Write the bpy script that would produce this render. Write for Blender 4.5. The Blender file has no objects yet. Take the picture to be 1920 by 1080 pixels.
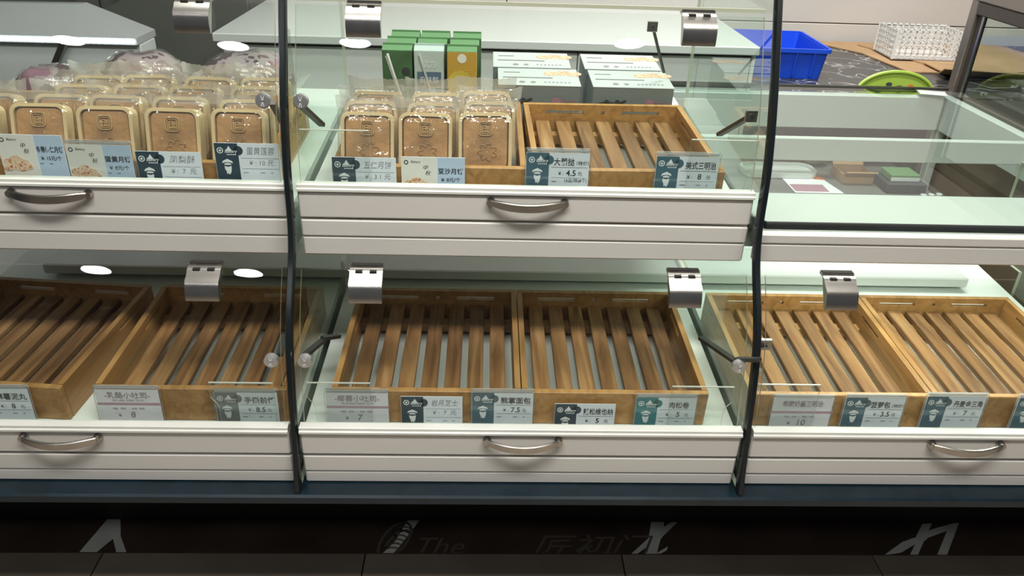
import bpy, bmesh, math, random
from mathutils import Vector, Matrix, noise as mnoise
random.seed(7)
SC = bpy.context.scene
COL = SC.collection
PI = math.pi

# ------------------------------------------------------------------ camera
cam_d = bpy.data.cameras.new('camera')
cam = bpy.data.objects.new('camera', cam_d); COL.objects.link(cam)
FPX, PITCH, YAW, ROLL = 1466.3, 0.4958, 0.0402, 0.0342
cam_d.sensor_width = 36.0
cam_d.lens = 36.0 * FPX / 1920.0
cam_d.clip_start = 0.05
_f = Vector((math.sin(YAW) * math.cos(PITCH), math.cos(YAW) * math.cos(PITCH), -math.sin(PITCH)))
_r = Vector((math.cos(YAW), -math.sin(YAW), 0)); _u = _r.cross(_f)
_r2 = _r * math.cos(ROLL) + _u * math.sin(ROLL); _u2 = _u * math.cos(ROLL) - _r * math.sin(ROLL)
M = Matrix((_r2, _u2, -_f)).transposed().to_4x4()
M.translation = Vector((-0.0745, -1.1283, 1.42))
cam.matrix_world = M
SC.camera = cam

# ------------------------------------------------------------------ world, lights, exposure
w = bpy.data.worlds.new('world'); SC.world = w; w.use_nodes = True
bg = w.node_tree.nodes['Background']
bg.inputs[0].default_value = (0.80, 0.86, 0.95, 1); bg.inputs[1].default_value = 0.10
SC.view_settings.view_transform = 'Standard'
SC.view_settings.look = 'None'
SC.view_settings.exposure = 0.0
SC.view_settings.gamma = 1.0
SC.view_settings.use_curve_mapping = False
SC.cycles.transparent_max_bounces = 40
SC.cycles.max_bounces = 10
SC.cycles.use_denoising = True
SC.cycles.sample_clamp_indirect = 6.0
SC.cycles.caustics_reflective = False
SC.cycles.caustics_refractive = False

def area(name, loc, sx, sy, power, col=(1, 1, 1), rot=(0, 0, 0), shape='RECTANGLE'):
    l = bpy.data.lights.new(name, 'AREA'); l.shape = shape
    l.size = sx
    if shape == 'RECTANGLE': l.size_y = sy
    l.energy = power; l.color = col
    o = bpy.data.objects.new(name, l); COL.objects.link(o)
    o.location = loc; o.rotation_euler = rot
    return o
LAMPS = [(-2.25, -2.16), (-1.41, -2.18), (-0.76, -2.08), (0.65, -1.98)]
LAMP_POWER = 3.0
# strip lights over the staff side
STRIPS = [(0.95, 0.95, 1.2, 0.25, 56.0), (-0.45, 0.22, 1.2, 0.25, 16.0), (1.5, 1.7, 1.2, 0.25, 7.0)]
HALL = [(0.15, -0.98, 2.0, 0.3, 72.0)]

# ------------------------------------------------------------------ materials
def new_mat(name):
    m = bpy.data.materials.new(name); m.use_nodes = True
    return m, m.node_tree.nodes, m.node_tree.links
def pbr(name, col, rough=0.5, metal=0.0, noise=0.0, nscale=8.0, bump=0.0, bscale=60.0, coat=0.0, spec=None):
    m, n, l = new_mat(name); b = n['Principled BSDF']
    b.inputs['Base Color'].default_value = (*col, 1); b.inputs['Roughness'].default_value = rough
    b.inputs['Metallic'].default_value = metal
    if coat: b.inputs['Coat Weight'].default_value = coat
    if spec is not None: b.inputs['Specular IOR Level'].default_value = spec
    if noise or bump:
        tc = n.new('ShaderNodeTexCoord')
    if noise:
        t = n.new('ShaderNodeTexNoise'); t.inputs['Scale'].default_value = nscale; t.inputs['Detail'].default_value = 5
        l.new(tc.outputs['Object'], t.inputs['Vector'])
        r = n.new('ShaderNodeValToRGB')
        r.color_ramp.elements[0].position = 0.3; r.color_ramp.elements[1].position = 0.7
        r.color_ramp.elements[0].color = (*[c * (1 - noise) for c in col], 1)
        r.color_ramp.elements[1].color = (*[min(1, c * (1 + noise)) for c in col], 1)
        l.new(t.outputs['Fac'], r.inputs['Fac']); l.new(r.outputs['Color'], b.inputs['Base Color'])
    if bump:
        t2 = n.new('ShaderNodeTexNoise'); t2.inputs['Scale'].default_value = bscale
        l.new(tc.outputs['Object'], t2.inputs['Vector'])
        bp = n.new('ShaderNodeBump'); bp.inputs['Strength'].default_value = bump; bp.inputs['Distance'].default_value = 0.002
        l.new(t2.outputs['Fac'], bp.inputs['Height']); l.new(bp.outputs['Normal'], b.inputs['Normal'])
    return m
def glass_mat(name, tint, ior=1.5, haze=0.0, hazecol=(0.8, 0.85, 0.85), rough=0.0, base=0.0, bump=0.0, bscale=40):
    m, n, l = new_mat(name); n.remove(n['Principled BSDF']); out = n['Material Output']
    tr = n.new('ShaderNodeBsdfTransparent'); tr.inputs[0].default_value = (*tint, 1)
    gl = n.new('ShaderNodeBsdfGlossy'); gl.inputs['Roughness'].default_value = rough; gl.inputs[0].default_value = (1, 1, 1, 1)
    fr = n.new('ShaderNodeFresnel'); fr.inputs['IOR'].default_value = ior
    ge = n.new('ShaderNodeNewGeometry')
    mul = n.new('ShaderNodeMath'); mul.operation = 'MULTIPLY'
    inv = n.new('ShaderNodeMath'); inv.operation = 'SUBTRACT'; inv.inputs[0].default_value = 1.0
    l.new(ge.outputs['Backfacing'], inv.inputs[1]); l.new(fr.outputs[0], mul.inputs[0]); l.new(inv.outputs[0], mul.inputs[1])
    fac = mul.outputs[0]
    if base:
        ad = n.new('ShaderNodeMath'); ad.operation = 'ADD'; ad.inputs[1].default_value = base; ad.use_clamp = True
        l.new(fac, ad.inputs[0]); fac = ad.outputs[0]
    mx = n.new('ShaderNodeMixShader'); l.new(fac, mx.inputs[0]); l.new(gl.outputs[0], mx.inputs[2])
    src = tr.outputs[0]
    if haze:
        df = n.new('ShaderNodeBsdfDiffuse'); df.inputs[0].default_value = (*hazecol, 1)
        m2 = n.new('ShaderNodeMixShader'); m2.inputs[0].default_value = haze
        l.new(tr.outputs[0], m2.inputs[1]); l.new(df.outputs[0], m2.inputs[2]); src = m2.outputs[0]
    l.new(src, mx.inputs[1]); l.new(mx.outputs[0], out.inputs[0])
    if bump:
        tc = n.new('ShaderNodeTexCoord'); t2 = n.new('ShaderNodeTexNoise'); t2.inputs['Scale'].default_value = bscale
        l.new(tc.outputs['Object'], t2.inputs['Vector'])
        bp = n.new('ShaderNodeBump'); bp.inputs['Strength'].default_value = bump; bp.inputs['Distance'].default_value = 0.004
        l.new(t2.outputs['Fac'], bp.inputs['Height'])
        l.new(bp.outputs['Normal'], gl.inputs['Normal'])
    return m
def wood_mat(name, c0, c1, c2, rough=0.45):
    m, n, l = new_mat(name); b = n['Principled BSDF']; b.inputs['Roughness'].default_value = rough
    tc = n.new('ShaderNodeTexCoord'); oi = n.new('ShaderNodeObjectInfo')
    mp = n.new('ShaderNodeMapping'); mp.inputs['Scale'].default_value = (42, 3.2, 42)
    cb = n.new('ShaderNodeVectorMath'); cb.operation = 'SCALE'; cb.inputs[0].default_value = (13.0, 7.0, 5.0)
    ad = n.new('ShaderNodeVectorMath'); ad.operation = 'ADD'
    l.new(oi.outputs['Random'], cb.inputs['Scale']); l.new(tc.outputs['Object'], mp.inputs['Vector'])
    l.new(mp.outputs[0], ad.inputs[0]); l.new(cb.outputs[0], ad.inputs[1])
    t = n.new('ShaderNodeTexNoise'); t.inputs['Scale'].default_value = 1.0; t.inputs['Detail'].default_value = 6; t.inputs['Distortion'].default_value = 1.2
    l.new(ad.outputs[0], t.inputs['Vector'])
    r = n.new('ShaderNodeValToRGB'); e = r.color_ramp.elements
    e[0].position = 0.30; e[0].color = (*c0, 1); e[1].position = 0.72; e[1].color = (*c2, 1)
    k = e.new(0.5); k.color = (*c1, 1)
    l.new(t.outputs['Fac'], r.inputs['Fac'])
    hv = n.new('ShaderNodeHueSaturation')
    vm = n.new('ShaderNodeMapRange'); vm.inputs['To Min'].default_value = 0.78; vm.inputs['To Max'].default_value = 1.16
    l.new(oi.outputs['Random'], vm.inputs['Value']); l.new(vm.outputs[0], hv.inputs['Value'])
    l.new(r.outputs['Color'], hv.inputs['Color']); l.new(hv.outputs[0], b.inputs['Base Color'])
    return m
def emit(name, col, s):
    m, n, l = new_mat(name); b = n['Principled BSDF']
    b.inputs['Emission Color'].default_value = (*col, 1); b.inputs['Emission Strength'].default_value = s
    b.inputs['Base Color'].default_value = (*col, 1)
    return m
def print_mat(name, cols, scale=20, rough=0.4, stretch=(1, 1, 1)):
    m, n, l = new_mat(name); b = n['Principled BSDF']; b.inputs['Roughness'].default_value = rough
    tc = n.new('ShaderNodeTexCoord'); mp = n.new('ShaderNodeMapping'); mp.inputs['Scale'].default_value = stretch
    t = n.new('ShaderNodeTexNoise'); t.inputs['Scale'].default_value = scale; t.inputs['Detail'].default_value = 3
    l.new(tc.outputs['Object'], mp.inputs[0]); l.new(mp.outputs[0], t.inputs['Vector'])
    r = n.new('ShaderNodeValToRGB'); r.color_ramp.interpolation = 'CONSTANT'
    e = r.color_ramp.elements
    k = len(cols)
    e[0].position = 0; e[0].color = (*cols[0], 1)
    e[1].position = 0.36 + 0.28 / (k - 1) if k == 2 else 0.62; e[1].color = (*cols[-1], 1)
    for i in range(1, k - 1):
        q = e.new(0.38 + 0.24 * (i - 0.5) / (k - 1)); q.color = (*cols[i], 1)
    l.new(t.outputs['Fac'], r.inputs['Fac']); l.new(r.outputs[0], b.inputs['Base Color'])
    return m

MW = pbr('white_lacquer', (0.66, 0.645, 0.605), 0.38, noise=0.03, nscale=3)
MDECK = pbr('white_deck_board', (0.74, 0.79, 0.75), 0.4, noise=0.03, nscale=4)
MLEDGE = pbr('ledge_white', (0.70, 0.71, 0.66), 0.35, noise=0.04, nscale=12)
MDARK = pbr('gap_dark', (0.02, 0.018, 0.016), 0.7)
MSEAL = pbr('black_rubber_seal', (0.008, 0.012, 0.014), 0.22)
MBLUE = pbr('dark_blue_base_paint', (0.006, 0.017, 0.026), 0.3, noise=0.25, nscale=30)
MKICK = pbr('black_kick', (0.006, 0.006, 0.005), 0.6)
MSTEEL = pbr('brushed_steel', (0.52, 0.50, 0.47), 0.27, 1.0, noise=0.1, nscale=30)
MSHELF = pbr('grey_shelf', (0.17, 0.165, 0.16), 0.45, noise=0.2, nscale=6)
MBROWN = pbr('brown_laminate', (0.20, 0.145, 0.10), 0.45, noise=0.15, nscale=5)
MKNOB = pbr('chrome_knob', (0.60, 0.61, 0.62), 0.3, 0.75)
MSTEELD = pbr('dark_steel', (0.20, 0.185, 0.165), 0.38, 1.0)
MARM = pbr('dark_arm_metal', (0.07, 0.066, 0.058), 0.4, 0.6)
MGLASS = glass_mat('door_glass', (0.95, 0.975, 0.96), 1.5)
MPART = glass_mat('partition_glass', (0.90, 0.955, 0.925), 1.5)
MTOP = glass_mat('table_glass', (0.93, 0.97, 0.95), 1.5)
MEDGE = pbr('glass_edge', (0.50, 0.53, 0.40), 0.2)
MACRYL = glass_mat('acrylic', (0.97, 0.98, 0.975), 1.45, haze=0.015)
MACEDGE = pbr('acrylic_edge', (0.62, 0.64, 0.58), 0.2)
MSLEEVE = glass_mat('card_sleeve', (0.96, 0.97, 0.97), 1.5, haze=0.03, base=0.01)
MSLEDGE = glass_mat('sleeve_edge', (0.75, 0.77, 0.77), 1.5, haze=0.45, hazecol=(0.6, 0.62, 0.64))
MWOOD = wood_mat('tray_wood', (0.125, 0.056, 0.021), (0.245, 0.123, 0.047), (0.36, 0.208, 0.090))
MBOARD = wood_mat('tray_board_wood', (0.30, 0.150, 0.048), (0.42, 0.222, 0.075), (0.50, 0.280, 0.105))
MRIM = pbr('cream_plastic', (0.80, 0.60, 0.34), 0.35, noise=0.06, nscale=20)
MCAKE = pbr('baked_crust', (0.50, 0.27, 0.115), 0.45, noise=0.30, nscale=22, bump=0.7, bscale=90)
MEMB = pbr('crust_emblem', (0.62, 0.40, 0.18), 0.4)
MBAG = glass_mat('bag_film', (0.97, 0.965, 0.955), 1.42, haze=0.05, hazecol=(0.8, 0.78, 0.75), rough=0.04, base=0.03, bump=1.0, bscale=55)
MCRIMP = glass_mat('bag_crimp', (0.9, 0.89, 0.87), 1.45, haze=0.42, hazecol=(0.72, 0.68, 0.62), rough=0.2, base=0.02)
MTEAL = pbr('print_teal', (0.045, 0.120, 0.165), 0.4)
MTEALB = pbr('print_bright_teal', (0.015, 0.19, 0.22), 0.4)
MNAVY = pbr('print_faded_navy', (0.035, 0.062, 0.085), 0.4)
MGREYT = pbr('print_glare_grey', (0.14, 0.15, 0.16), 0.4)  # teal print with glare greyed into its colour
MCARD = pbr('card_white', (0.76, 0.80, 0.86), 0.5)
MCARDP = pbr('card_pinkish_white', (0.80, 0.78, 0.82), 0.5)
MPINK = pbr('print_mauve', (0.42, 0.22, 0.28), 0.5)
MINK = pbr('print_ink', (0.030, 0.032, 0.038), 0.5)
MINKG = pbr('print_grey_ink', (0.25, 0.25, 0.28), 0.5)
MINKP = pbr('print_mauve_ink', (0.24, 0.17, 0.21), 0.5)
MWHITE = pbr('print_white', (0.82, 0.84, 0.85), 0.5)
MSKY = pbr('print_sky_blue', (0.50, 0.62, 0.78), 0.5)
MCREAM = pbr('print_cream', (0.80, 0.78, 0.72), 0.5)
MORANGE = print_mat('print_pastries', [(0.62, 0.28, 0.14), (0.8, 0.6, 0.42), (0.45, 0.16, 0.08)], 160)
MGREEN = pbr('carton_green', (0.06, 0.13, 0.06), 0.4, noise=0.3, nscale=40)
MGREENT = pbr('carton_flap_green', (0.15, 0.29, 0.14), 0.4)
MPALE = pbr('carton_pale', (0.50, 0.57, 0.55), 0.4)
MAMB = pbr('carton_amber', (0.55, 0.33, 0.06), 0.4)
MAMB2 = pbr('print_yellow', (0.66, 0.50, 0.08), 0.4)
MGBLUE = pbr('print_slate', (0.10, 0.16, 0.24), 0.4)
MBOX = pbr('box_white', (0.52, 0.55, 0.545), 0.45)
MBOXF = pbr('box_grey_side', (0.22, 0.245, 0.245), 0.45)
MBRANCH = pbr('print_branch', (0.06, 0.06, 0.06), 0.5)
MCRATE = pbr('blue_plastic', (0.010, 0.075, 0.66), 0.38)
MCARDB = pbr('cardboard', (0.44, 0.28, 0.15), 0.8, noise=0.12, nscale=6)
MLIME = pbr('lime_plastic', (0.34, 0.50, 0.07), 0.4)
MBASK = pbr('white_plastic', (0.74, 0.74, 0.73), 0.4)
MWALL = pbr('wall_panel', (0.66, 0.625, 0.59), 0.5, noise=0.02, nscale=2)
MGREYW = pbr('grey_steel_door', (0.20, 0.21, 0.19), 0.42, 0.4, noise=0.15, nscale=2)
MBRONZE = pbr('bronze_frame', (0.30, 0.26, 0.225), 0.35, 0.7, noise=0.06, nscale=8)
MBRONZED = pbr('bronze_frame_dark', (0.10, 0.086, 0.072), 0.4, 0.6)
MCTR = pbr('white_worktop', (0.60, 0.635, 0.615), 0.3)
def frosted():
    m, n, l = new_mat('frosted_panel'); b = n['Principled BSDF']; b.inputs['Base Color'].default_value = (0.76, 0.81, 0.785, 1); b.inputs['Roughness'].default_value = 0.4
    t = n.new('ShaderNodeBsdfTranslucent'); t.inputs[0].default_value = (0.92, 0.95, 0.93, 1)
    mx = n.new('ShaderNodeMixShader'); mx.inputs[0].default_value = 0.5
    l.new(b.outputs[0], mx.inputs[1]); l.new(t.outputs[0], mx.inputs[2]); l.new(mx.outputs[0], n['Material Output'].inputs[0])
    return m
MFROST = frosted()
MCEIL = pbr('ceiling_white', (0.7, 0.7, 0.68), 0.8)
MSTRIPL = emit('tube_diffuser', (1, 0.98, 0.93), 4)
MLED = emit('led_bead', (0.92, 0.96, 1.0), 9)
MFRUIT = pbr('orange_item', (0.6, 0.16, 0.05), 0.5)
MOLIVE = print_mat('olive_pack', [(0.10, 0.11, 0.05), (0.22, 0.22, 0.10), (0.32, 0.30, 0.18)], 14)
MDGREY = pbr('charcoal_item', (0.045, 0.055, 0.06), 0.5, noise=0.3, nscale=12)
MBREAD = print_mat('bread_bag_print', [(0.30, 0.15, 0.21), (0.40, 0.32, 0.34), (0.10, 0.05, 0.07), (0.55, 0.50, 0.47)], 13, 0.22)
def marble():
    m, n, l = new_mat('black_marble'); b = n['Principled BSDF']; b.inputs['Roughness'].default_value = 0.25
    tc = n.new('ShaderNodeTexCoord'); v = n.new('ShaderNodeTexVoronoi'); v.feature = 'DISTANCE_TO_EDGE'; v.inputs['Scale'].default_value = 9
    nz = n.new('ShaderNodeTexNoise'); nz.inputs['Scale'].default_value = 6
    mx = n.new('ShaderNodeMixRGB'); mx.inputs[0].default_value = 0.35
    l.new(tc.outputs['Object'], nz.inputs['Vector']); l.new(tc.outputs['Object'], mx.inputs[1]); l.new(nz.outputs['Color'], mx.inputs[2])
    l.new(mx.outputs[0], v.inputs['Vector'])
    r = n.new('ShaderNodeValToRGB'); r.color_ramp.elements[0].color = (0.45, 0.46, 0.46, 1); r.color_ramp.elements[1].color = (0.035, 0.037, 0.04, 1)
    r.color_ramp.elements[0].position = 0.0; r.color_ramp.elements[1].position = 0.035
    l.new(v.outputs['Distance'], r.inputs[0]); l.new(r.outputs[0], b.inputs['Base Color'])
    return m
MMARB = marble()
MTILE = pbr('brown_floor_tile', (0.29, 0.24, 0.185), 0.36, noise=0.25, nscale=3)
MGROUT = pbr('dark_grout', (0.02, 0.017, 0.013), 0.8)
MSHADE = pbr('floor_shade_strip', (0.075, 0.050, 0.036), 0.4, noise=0.35, nscale=5)  # shade under the case put into the strip colour
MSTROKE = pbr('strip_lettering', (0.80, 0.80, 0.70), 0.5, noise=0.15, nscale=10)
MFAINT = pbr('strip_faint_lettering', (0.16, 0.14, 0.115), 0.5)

# ------------------------------------------------------------------ mesh helpers
class MB:
    def __init__(s): s.v = []; s.f = []; s.m = []
    def add(s, vs, fs, mi=0):
        o = len(s.v); s.v += [tuple(v) for v in vs]; s.f += [tuple(i + o for i in f) for f in fs]; s.m += [mi] * len(fs); return s
    def box(s, x0, x1, y0, y1, z0, z1, mi=0, c=0.0):
        if c <= 0:
            v = [(x, y, z) for x in (x0, x1) for y in (y0, y1) for z in (z0, z1)]
            f = [(0, 1, 3, 2), (4, 6, 7, 5), (0, 4, 5, 1), (2, 3, 7, 6), (0, 2, 6, 4), (1, 5, 7, 3)]
            return s.add(v, f, mi)
        bm = bmesh.new(); bmesh.ops.create_cube(bm, size=1)
        for v in bm.verts:
            v.co = ((x0 + x1) / 2 + v.co.x * (x1 - x0), (y0 + y1) / 2 + v.co.y * (y1 - y0), (z0 + z1) / 2 + v.co.z * (z1 - z0))
        bmesh.ops.bevel(bm, geom=bm.edges[:], offset=c, segments=1, affect='EDGES', profile=0.5)
        bm.verts.index_update()
        s.add([v.co[:] for v in bm.verts], [[v.index for v in f.verts] for f in bm.faces], mi); bm.free(); return s
    def prism(s, poly, a, b, axis='x', mi=0, mie=None, caps=True):
        # poly: 2-D outline; axis x -> (y,z), y -> (x,z), z -> (x,y)
        n = len(poly)
        def P(p, t):
            return {'x': (t, p[0], p[1]), 'y': (p[0], t, p[1]), 'z': (p[0], p[1], t)}[axis]
        vs = [P(p, a) for p in poly] + [P(p, b) for p in poly]
        s.add(vs, [(i, (i + 1) % n, n + (i + 1) % n, n + i) for i in range(n)], mi if mie is None else mie)
        if caps:
            o = len(s.v) - 2 * n
            s.f += [tuple(o + i for i in range(n))[::-1], tuple(o + n + i for i in range(n))]; s.m += [mi, mi]
        return s
    def tube(s, pts, r, n=8, mi=0, cap=True, sq=None):
        pts = [Vector(p) for p in pts]; rings = []
        o = len(s.v)
        for i, p in enumerate(pts):
            t = (pts[min(i + 1, len(pts) - 1)] - pts[max(i - 1, 0)]).normalized()
            h = Vector((0, 0, 1)) if abs(t.z) < 0.9 else Vector((0, 1, 0))
            a = t.cross(h).normalized(); b = a.cross(t)
            rr = r[i] if isinstance(r, (list, tuple)) else r
            for k in range(n):
                th = 2 * PI * (k + 0.5) / n
                ca, sa = math.cos(th), math.sin(th)
                if sq: ca *= sq[0]; sa *= sq[1]
                s.v.append(tuple(p + a * rr * ca + b * rr * sa))
        for i in range(len(pts) - 1):
            for k in range(n):
                s.f.append((o + i * n + k, o + i * n + (k + 1) % n, o + (i + 1) * n + (k + 1) % n, o + (i + 1) * n + k)); s.m.append(mi)
        if cap:
            s.f.append(tuple(o + k for k in range(n))[::-1]); s.m.append(mi)
            e = o + (len(pts) - 1) * n
            s.f.append(tuple(e + k for k in range(n))); s.m.append(mi)
        return s
    def disc(s, c, r, axis='y', n=20, t=0.0, mi=0):
        poly = [(r * math.cos(2 * PI * k / n), r * math.sin(2 * PI * k / n)) for k in range(n)]
        ax = {'x': 0, 'y': 1, 'z': 2}[axis]; oth = [i for i in range(3) if i != ax]
        pp = [(c[oth[0]] + p[0], c[oth[1]] + p[1]) for p in poly]
        if t: return s.prism(pp, c[ax] - t / 2, c[ax] + t / 2, axis, mi)
        def P(p):
            q = [0, 0, 0]; q[ax] = c[ax]; q[oth[0]] = p[0]; q[oth[1]] = p[1]; return tuple(q)
        return s.add([P(p) for p in pp], [tuple(range(n))], mi)
    def mesh(s, name, mats, smooth=False, recalc=True):
        me = bpy.data.meshes.new(name); me.from_pydata(s.v, [], s.f)
        for m in (mats if isinstance(mats, (list, tuple)) else [mats]): me.materials.append(m)
        me.polygons.foreach_set('material_index', s.m)
        if recalc:
            bm = bmesh.new(); bm.from_mesh(me); bmesh.ops.recalc_face_normals(bm, faces=bm.faces); bm.to_mesh(me); bm.free()
        if smooth:
            me.polygons.foreach_set('use_smooth', [True] * len(me.polygons))
            try: me.set_sharp_from_angle(angle=math.radians(40))
            except Exception: pass
        me.update(); return me
    def build(s, name, mats, parent=None, smooth=False, loc=None, rot=None, recalc=True):
        return link(name, s.mesh(name, mats, smooth, recalc), parent, loc, rot)
def link(name, me, parent=None, loc=None, rot=None):
    o = bpy.data.objects.new(name, me); COL.objects.link(o)
    if parent: o.parent = parent
    if loc: o.location = loc
    if rot: o.rotation_euler = rot
    return o
def thing(name, label, cat, loc=(0, 0, 0), rot=(0, 0, 0), group=None):
    o = bpy.data.objects.new(name, None); COL.objects.link(o); o.empty_display_size = 0.05
    o.location = loc; o.rotation_euler = rot; tag(o, label, cat, group); return o
def tag(o, label, cat, group=None):
    o['label'] = label; o['category'] = cat; o['kind'] = 'thing'
    if group: o['group'] = group
    return o
def struct(o): o['kind'] = 'structure'; return o
def copy_tree(o, parent=None):
    c = o.copy(); COL.objects.link(c)
    if parent: c.parent = parent
    for ch in o.children: copy_tree(ch, c)
    return c
_tc = {}
def text_geo(body, size, bold=0.0, shear=0.0, res=2, squash=1.0):
    """vertices/faces of a lettering string, centred in x, baseline-centred, in the XZ plane"""
    k = (body, size, bold, shear, squash)
    if k in _tc: return _tc[k]
    cu = bpy.data.curves.new('lettering', 'FONT'); cu.body = body; cu.size = size; cu.resolution_u = res
    cu.align_x = 'CENTER'; cu.align_y = 'CENTER'; cu.offset = bold * size; cu.shear = shear
    ob = bpy.data.objects.new('lettering', cu); COL.objects.link(ob)
    dg = bpy.context.evaluated_depsgraph_get()
    me = ob.evaluated_get(dg).to_mesh()
    v = [(p.co.x * squash, 0, p.co.y) for p in me.vertices]; f = [tuple(p.vertices) for p in me.polygons]
    ob.evaluated_get(dg).to_mesh_clear()
    bpy.data.objects.remove(ob); bpy.data.curves.remove(cu)
    _tc[k] = (v, f); return v, f
def put_text(mb, body, x, z, size, y=-0.001, maxw=None, minz=None, mi=0, **kw):
    v, f = text_geo(body, size, **kw)
    if not v: return
    x0 = min(p[0] for p in v); x1 = max(p[0] for p in v); s = 1.0
    if maxw and x1 - x0 > maxw: s = maxw / (x1 - x0)
    cx = (x0 + x1) / 2; cz = (min(p[2] for p in v) + max(p[2] for p in v)) / 2
    vv = [(x + (p[0] - cx) * s, y, z + p[2] - cz) for p in v]
    if minz is not None: vv = [(a, b, max(c, minz)) for a, b, c in vv]
    mb.add(vv, f, mi)

# ------------------------------------------------------------------ profile of the display front
_PY = [-0.022, -0.0189, -0.0147, -0.0105, -0.0064, -0.0024, 0.0014, 0.005, 0.0085, 0.0118, 0.0151, 0.0187, 0.0227, 0.0276, 0.0335, 0.041, 0.0505, 0.0622, 0.0759, 0.0907, 0.1052, 0.118, 0.128, 0.135, 0.1394, 0.142, 0.1437, 0.1454, 0.1477, 0.1509, 0.1551, 0.1601, 0.1658, 0.1721, 0.1791, 0.1864, 0.1942, 0.2022, 0.2105, 0.2189, 0.2276, 0.2363, 0.2452, 0.2541, 0.263, 0.272, 0.281, 0.29, 0.299, 0.308]
def S0(z):
    t = (min(max(z, 0.38), 1.3399) - 0.38) / 0.02; i = int(t); f = t - i
    return _PY[i] + f * (_PY[min(i + 1, len(_PY) - 1)] - _PY[i])
def S(z): return (S0(z - .012) + 2 * S0(z) + S0(z + .012)) / 4
def D(z):
    # line of the curved glass doors
    if z < 0.72: return S(z) + 0.002
    if z < 0.85: d = z - .72; return 0.0642 + .60 * d + .95 * d * d
    if z < 1.08: d = z - .921; return .1615 + .05 * d + .35 / .159 * d * d / 2
    d = z - 1.08; return .1973 + .40 * d + .30 * d * d
def zr(a, b, n): return [a + (b - a) * i / n for i in range(n + 1)]
def deckL(y): return 0.490 + (y - 0.04) * 0.050
def deckU(y): return 0.865 + (y - 0.20) * 0.065
TILTL, TILTU = math.atan(0.050), math.atan(0.065)
HALF = 0.415

# ------------------------------------------------------------------ room
fl = struct(MB().box(-4, 4, -4, 3.2, -0.05, -0.006).build('floor', MGROUT))
tile_me = MB().box(-0.2985, 0.2985, -0.2985, 0.2985, -0.006, 0.0, c=0.0012).mesh('tile', MTILE)
for i in range(-4, 5):
    for j in range(-3, 4):
        link('tile', tile_me, fl, (-0.342 + 0.3 + 0.6 * i, 0.09 + 0.6 * j, 0))
wb = struct(MB().box(-4, 4, 2.30, 2.40, 0, 2.9).build('wall_back', MGROUT))
for i in range(-2, 3):
    for k, (z0, z1) in enumerate(((0.0, 0.868), (0.872, 1.9), (1.904, 2.85))):
        MB().box(1.2 + 2.4 * i - 1.198, 1.2 + 2.4 * i + 1.198, 2.285, 2.30, z0, z1, c=0.002).build('panel', MWALL, wb)
ce = struct(MB().box(-4, 4, -4.0, 2.4, 2.86, 2.95).build('ceiling', MCEIL))

for i, (x, y) in enumerate(LAMPS):
    t = thing('downlight', 'round recessed ceiling downlight %s' % ('at the mooncake end of the row', 'second from the mooncake end of the row', 'third from the mooncake end, before the wide gap', 'alone beyond the wide gap in the row')[i], 'lamp', (x, y, 2.86))
    b = MB()
    n = 24
    for k in range(n):
        a0, a1 = 2 * PI * k / n, 2 * PI * (k + 1) / n
        q = [(r * math.cos(a), r * math.sin(a), z) for a in (a0, a1) for r, z in ((0.11, 0), (0.11, -0.012), (0.085, -0.012), (0.085, 0))]
        b.add(q, [(0, 1, 5, 4), (1, 2, 6, 5), (2, 3, 7, 6)])
    b.build('trim_ring', MWALL, t)
    l = area('downlight_lamp', (x, y, 2.845), 0.16, 0, LAMP_POWER, (0.93, 0.96, 1.0), shape='DISK')
    l.data.spread = math.radians(150)
for i, (x, y, sx, sy, pw) in enumerate(STRIPS + HALL):
    lb = 'ceiling light panel above the counter, %s' % (('over the glass table', 'over the white worktop', 'over the marble counter', 'over the customer side of the case')[i])
    t = thing('ceiling_light', lb, 'lamp', (x, y, 2.86))
    MB().box(-sx / 2 - .03, sx / 2 + .03, -sy / 2 - .03, sy / 2 + .03, -0.03, 0, c=0.004).build('housing', MWALL, t)
    area('ceiling_light_lamp', (x, y, 2.82), sx, sy, pw, (1, 0.985, 0.93) if i < 3 else (1, 0.96, 0.9))

# ------------------------------------------------------------------ plinth
pl = thing('case_plinth', 'dark blue painted base ledge with black recessed kick board under the bakery case', 'plinth', (0, 0, 0))
MB().box(-1.9, 1.362, -0.034, 0.80, 0.362, 0.384, c=0.004).build('ledge', MBLUE, pl)
MB().box(-1.9, 1.362, 0.29, 0.315, 0.0, 0.362).build('kick_board', MKICK, pl)
MB().box(-1.9, 1.362, 0.78, 0.80, 0.0, 0.362).build('rear_kick_board', MKICK, pl)

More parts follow.
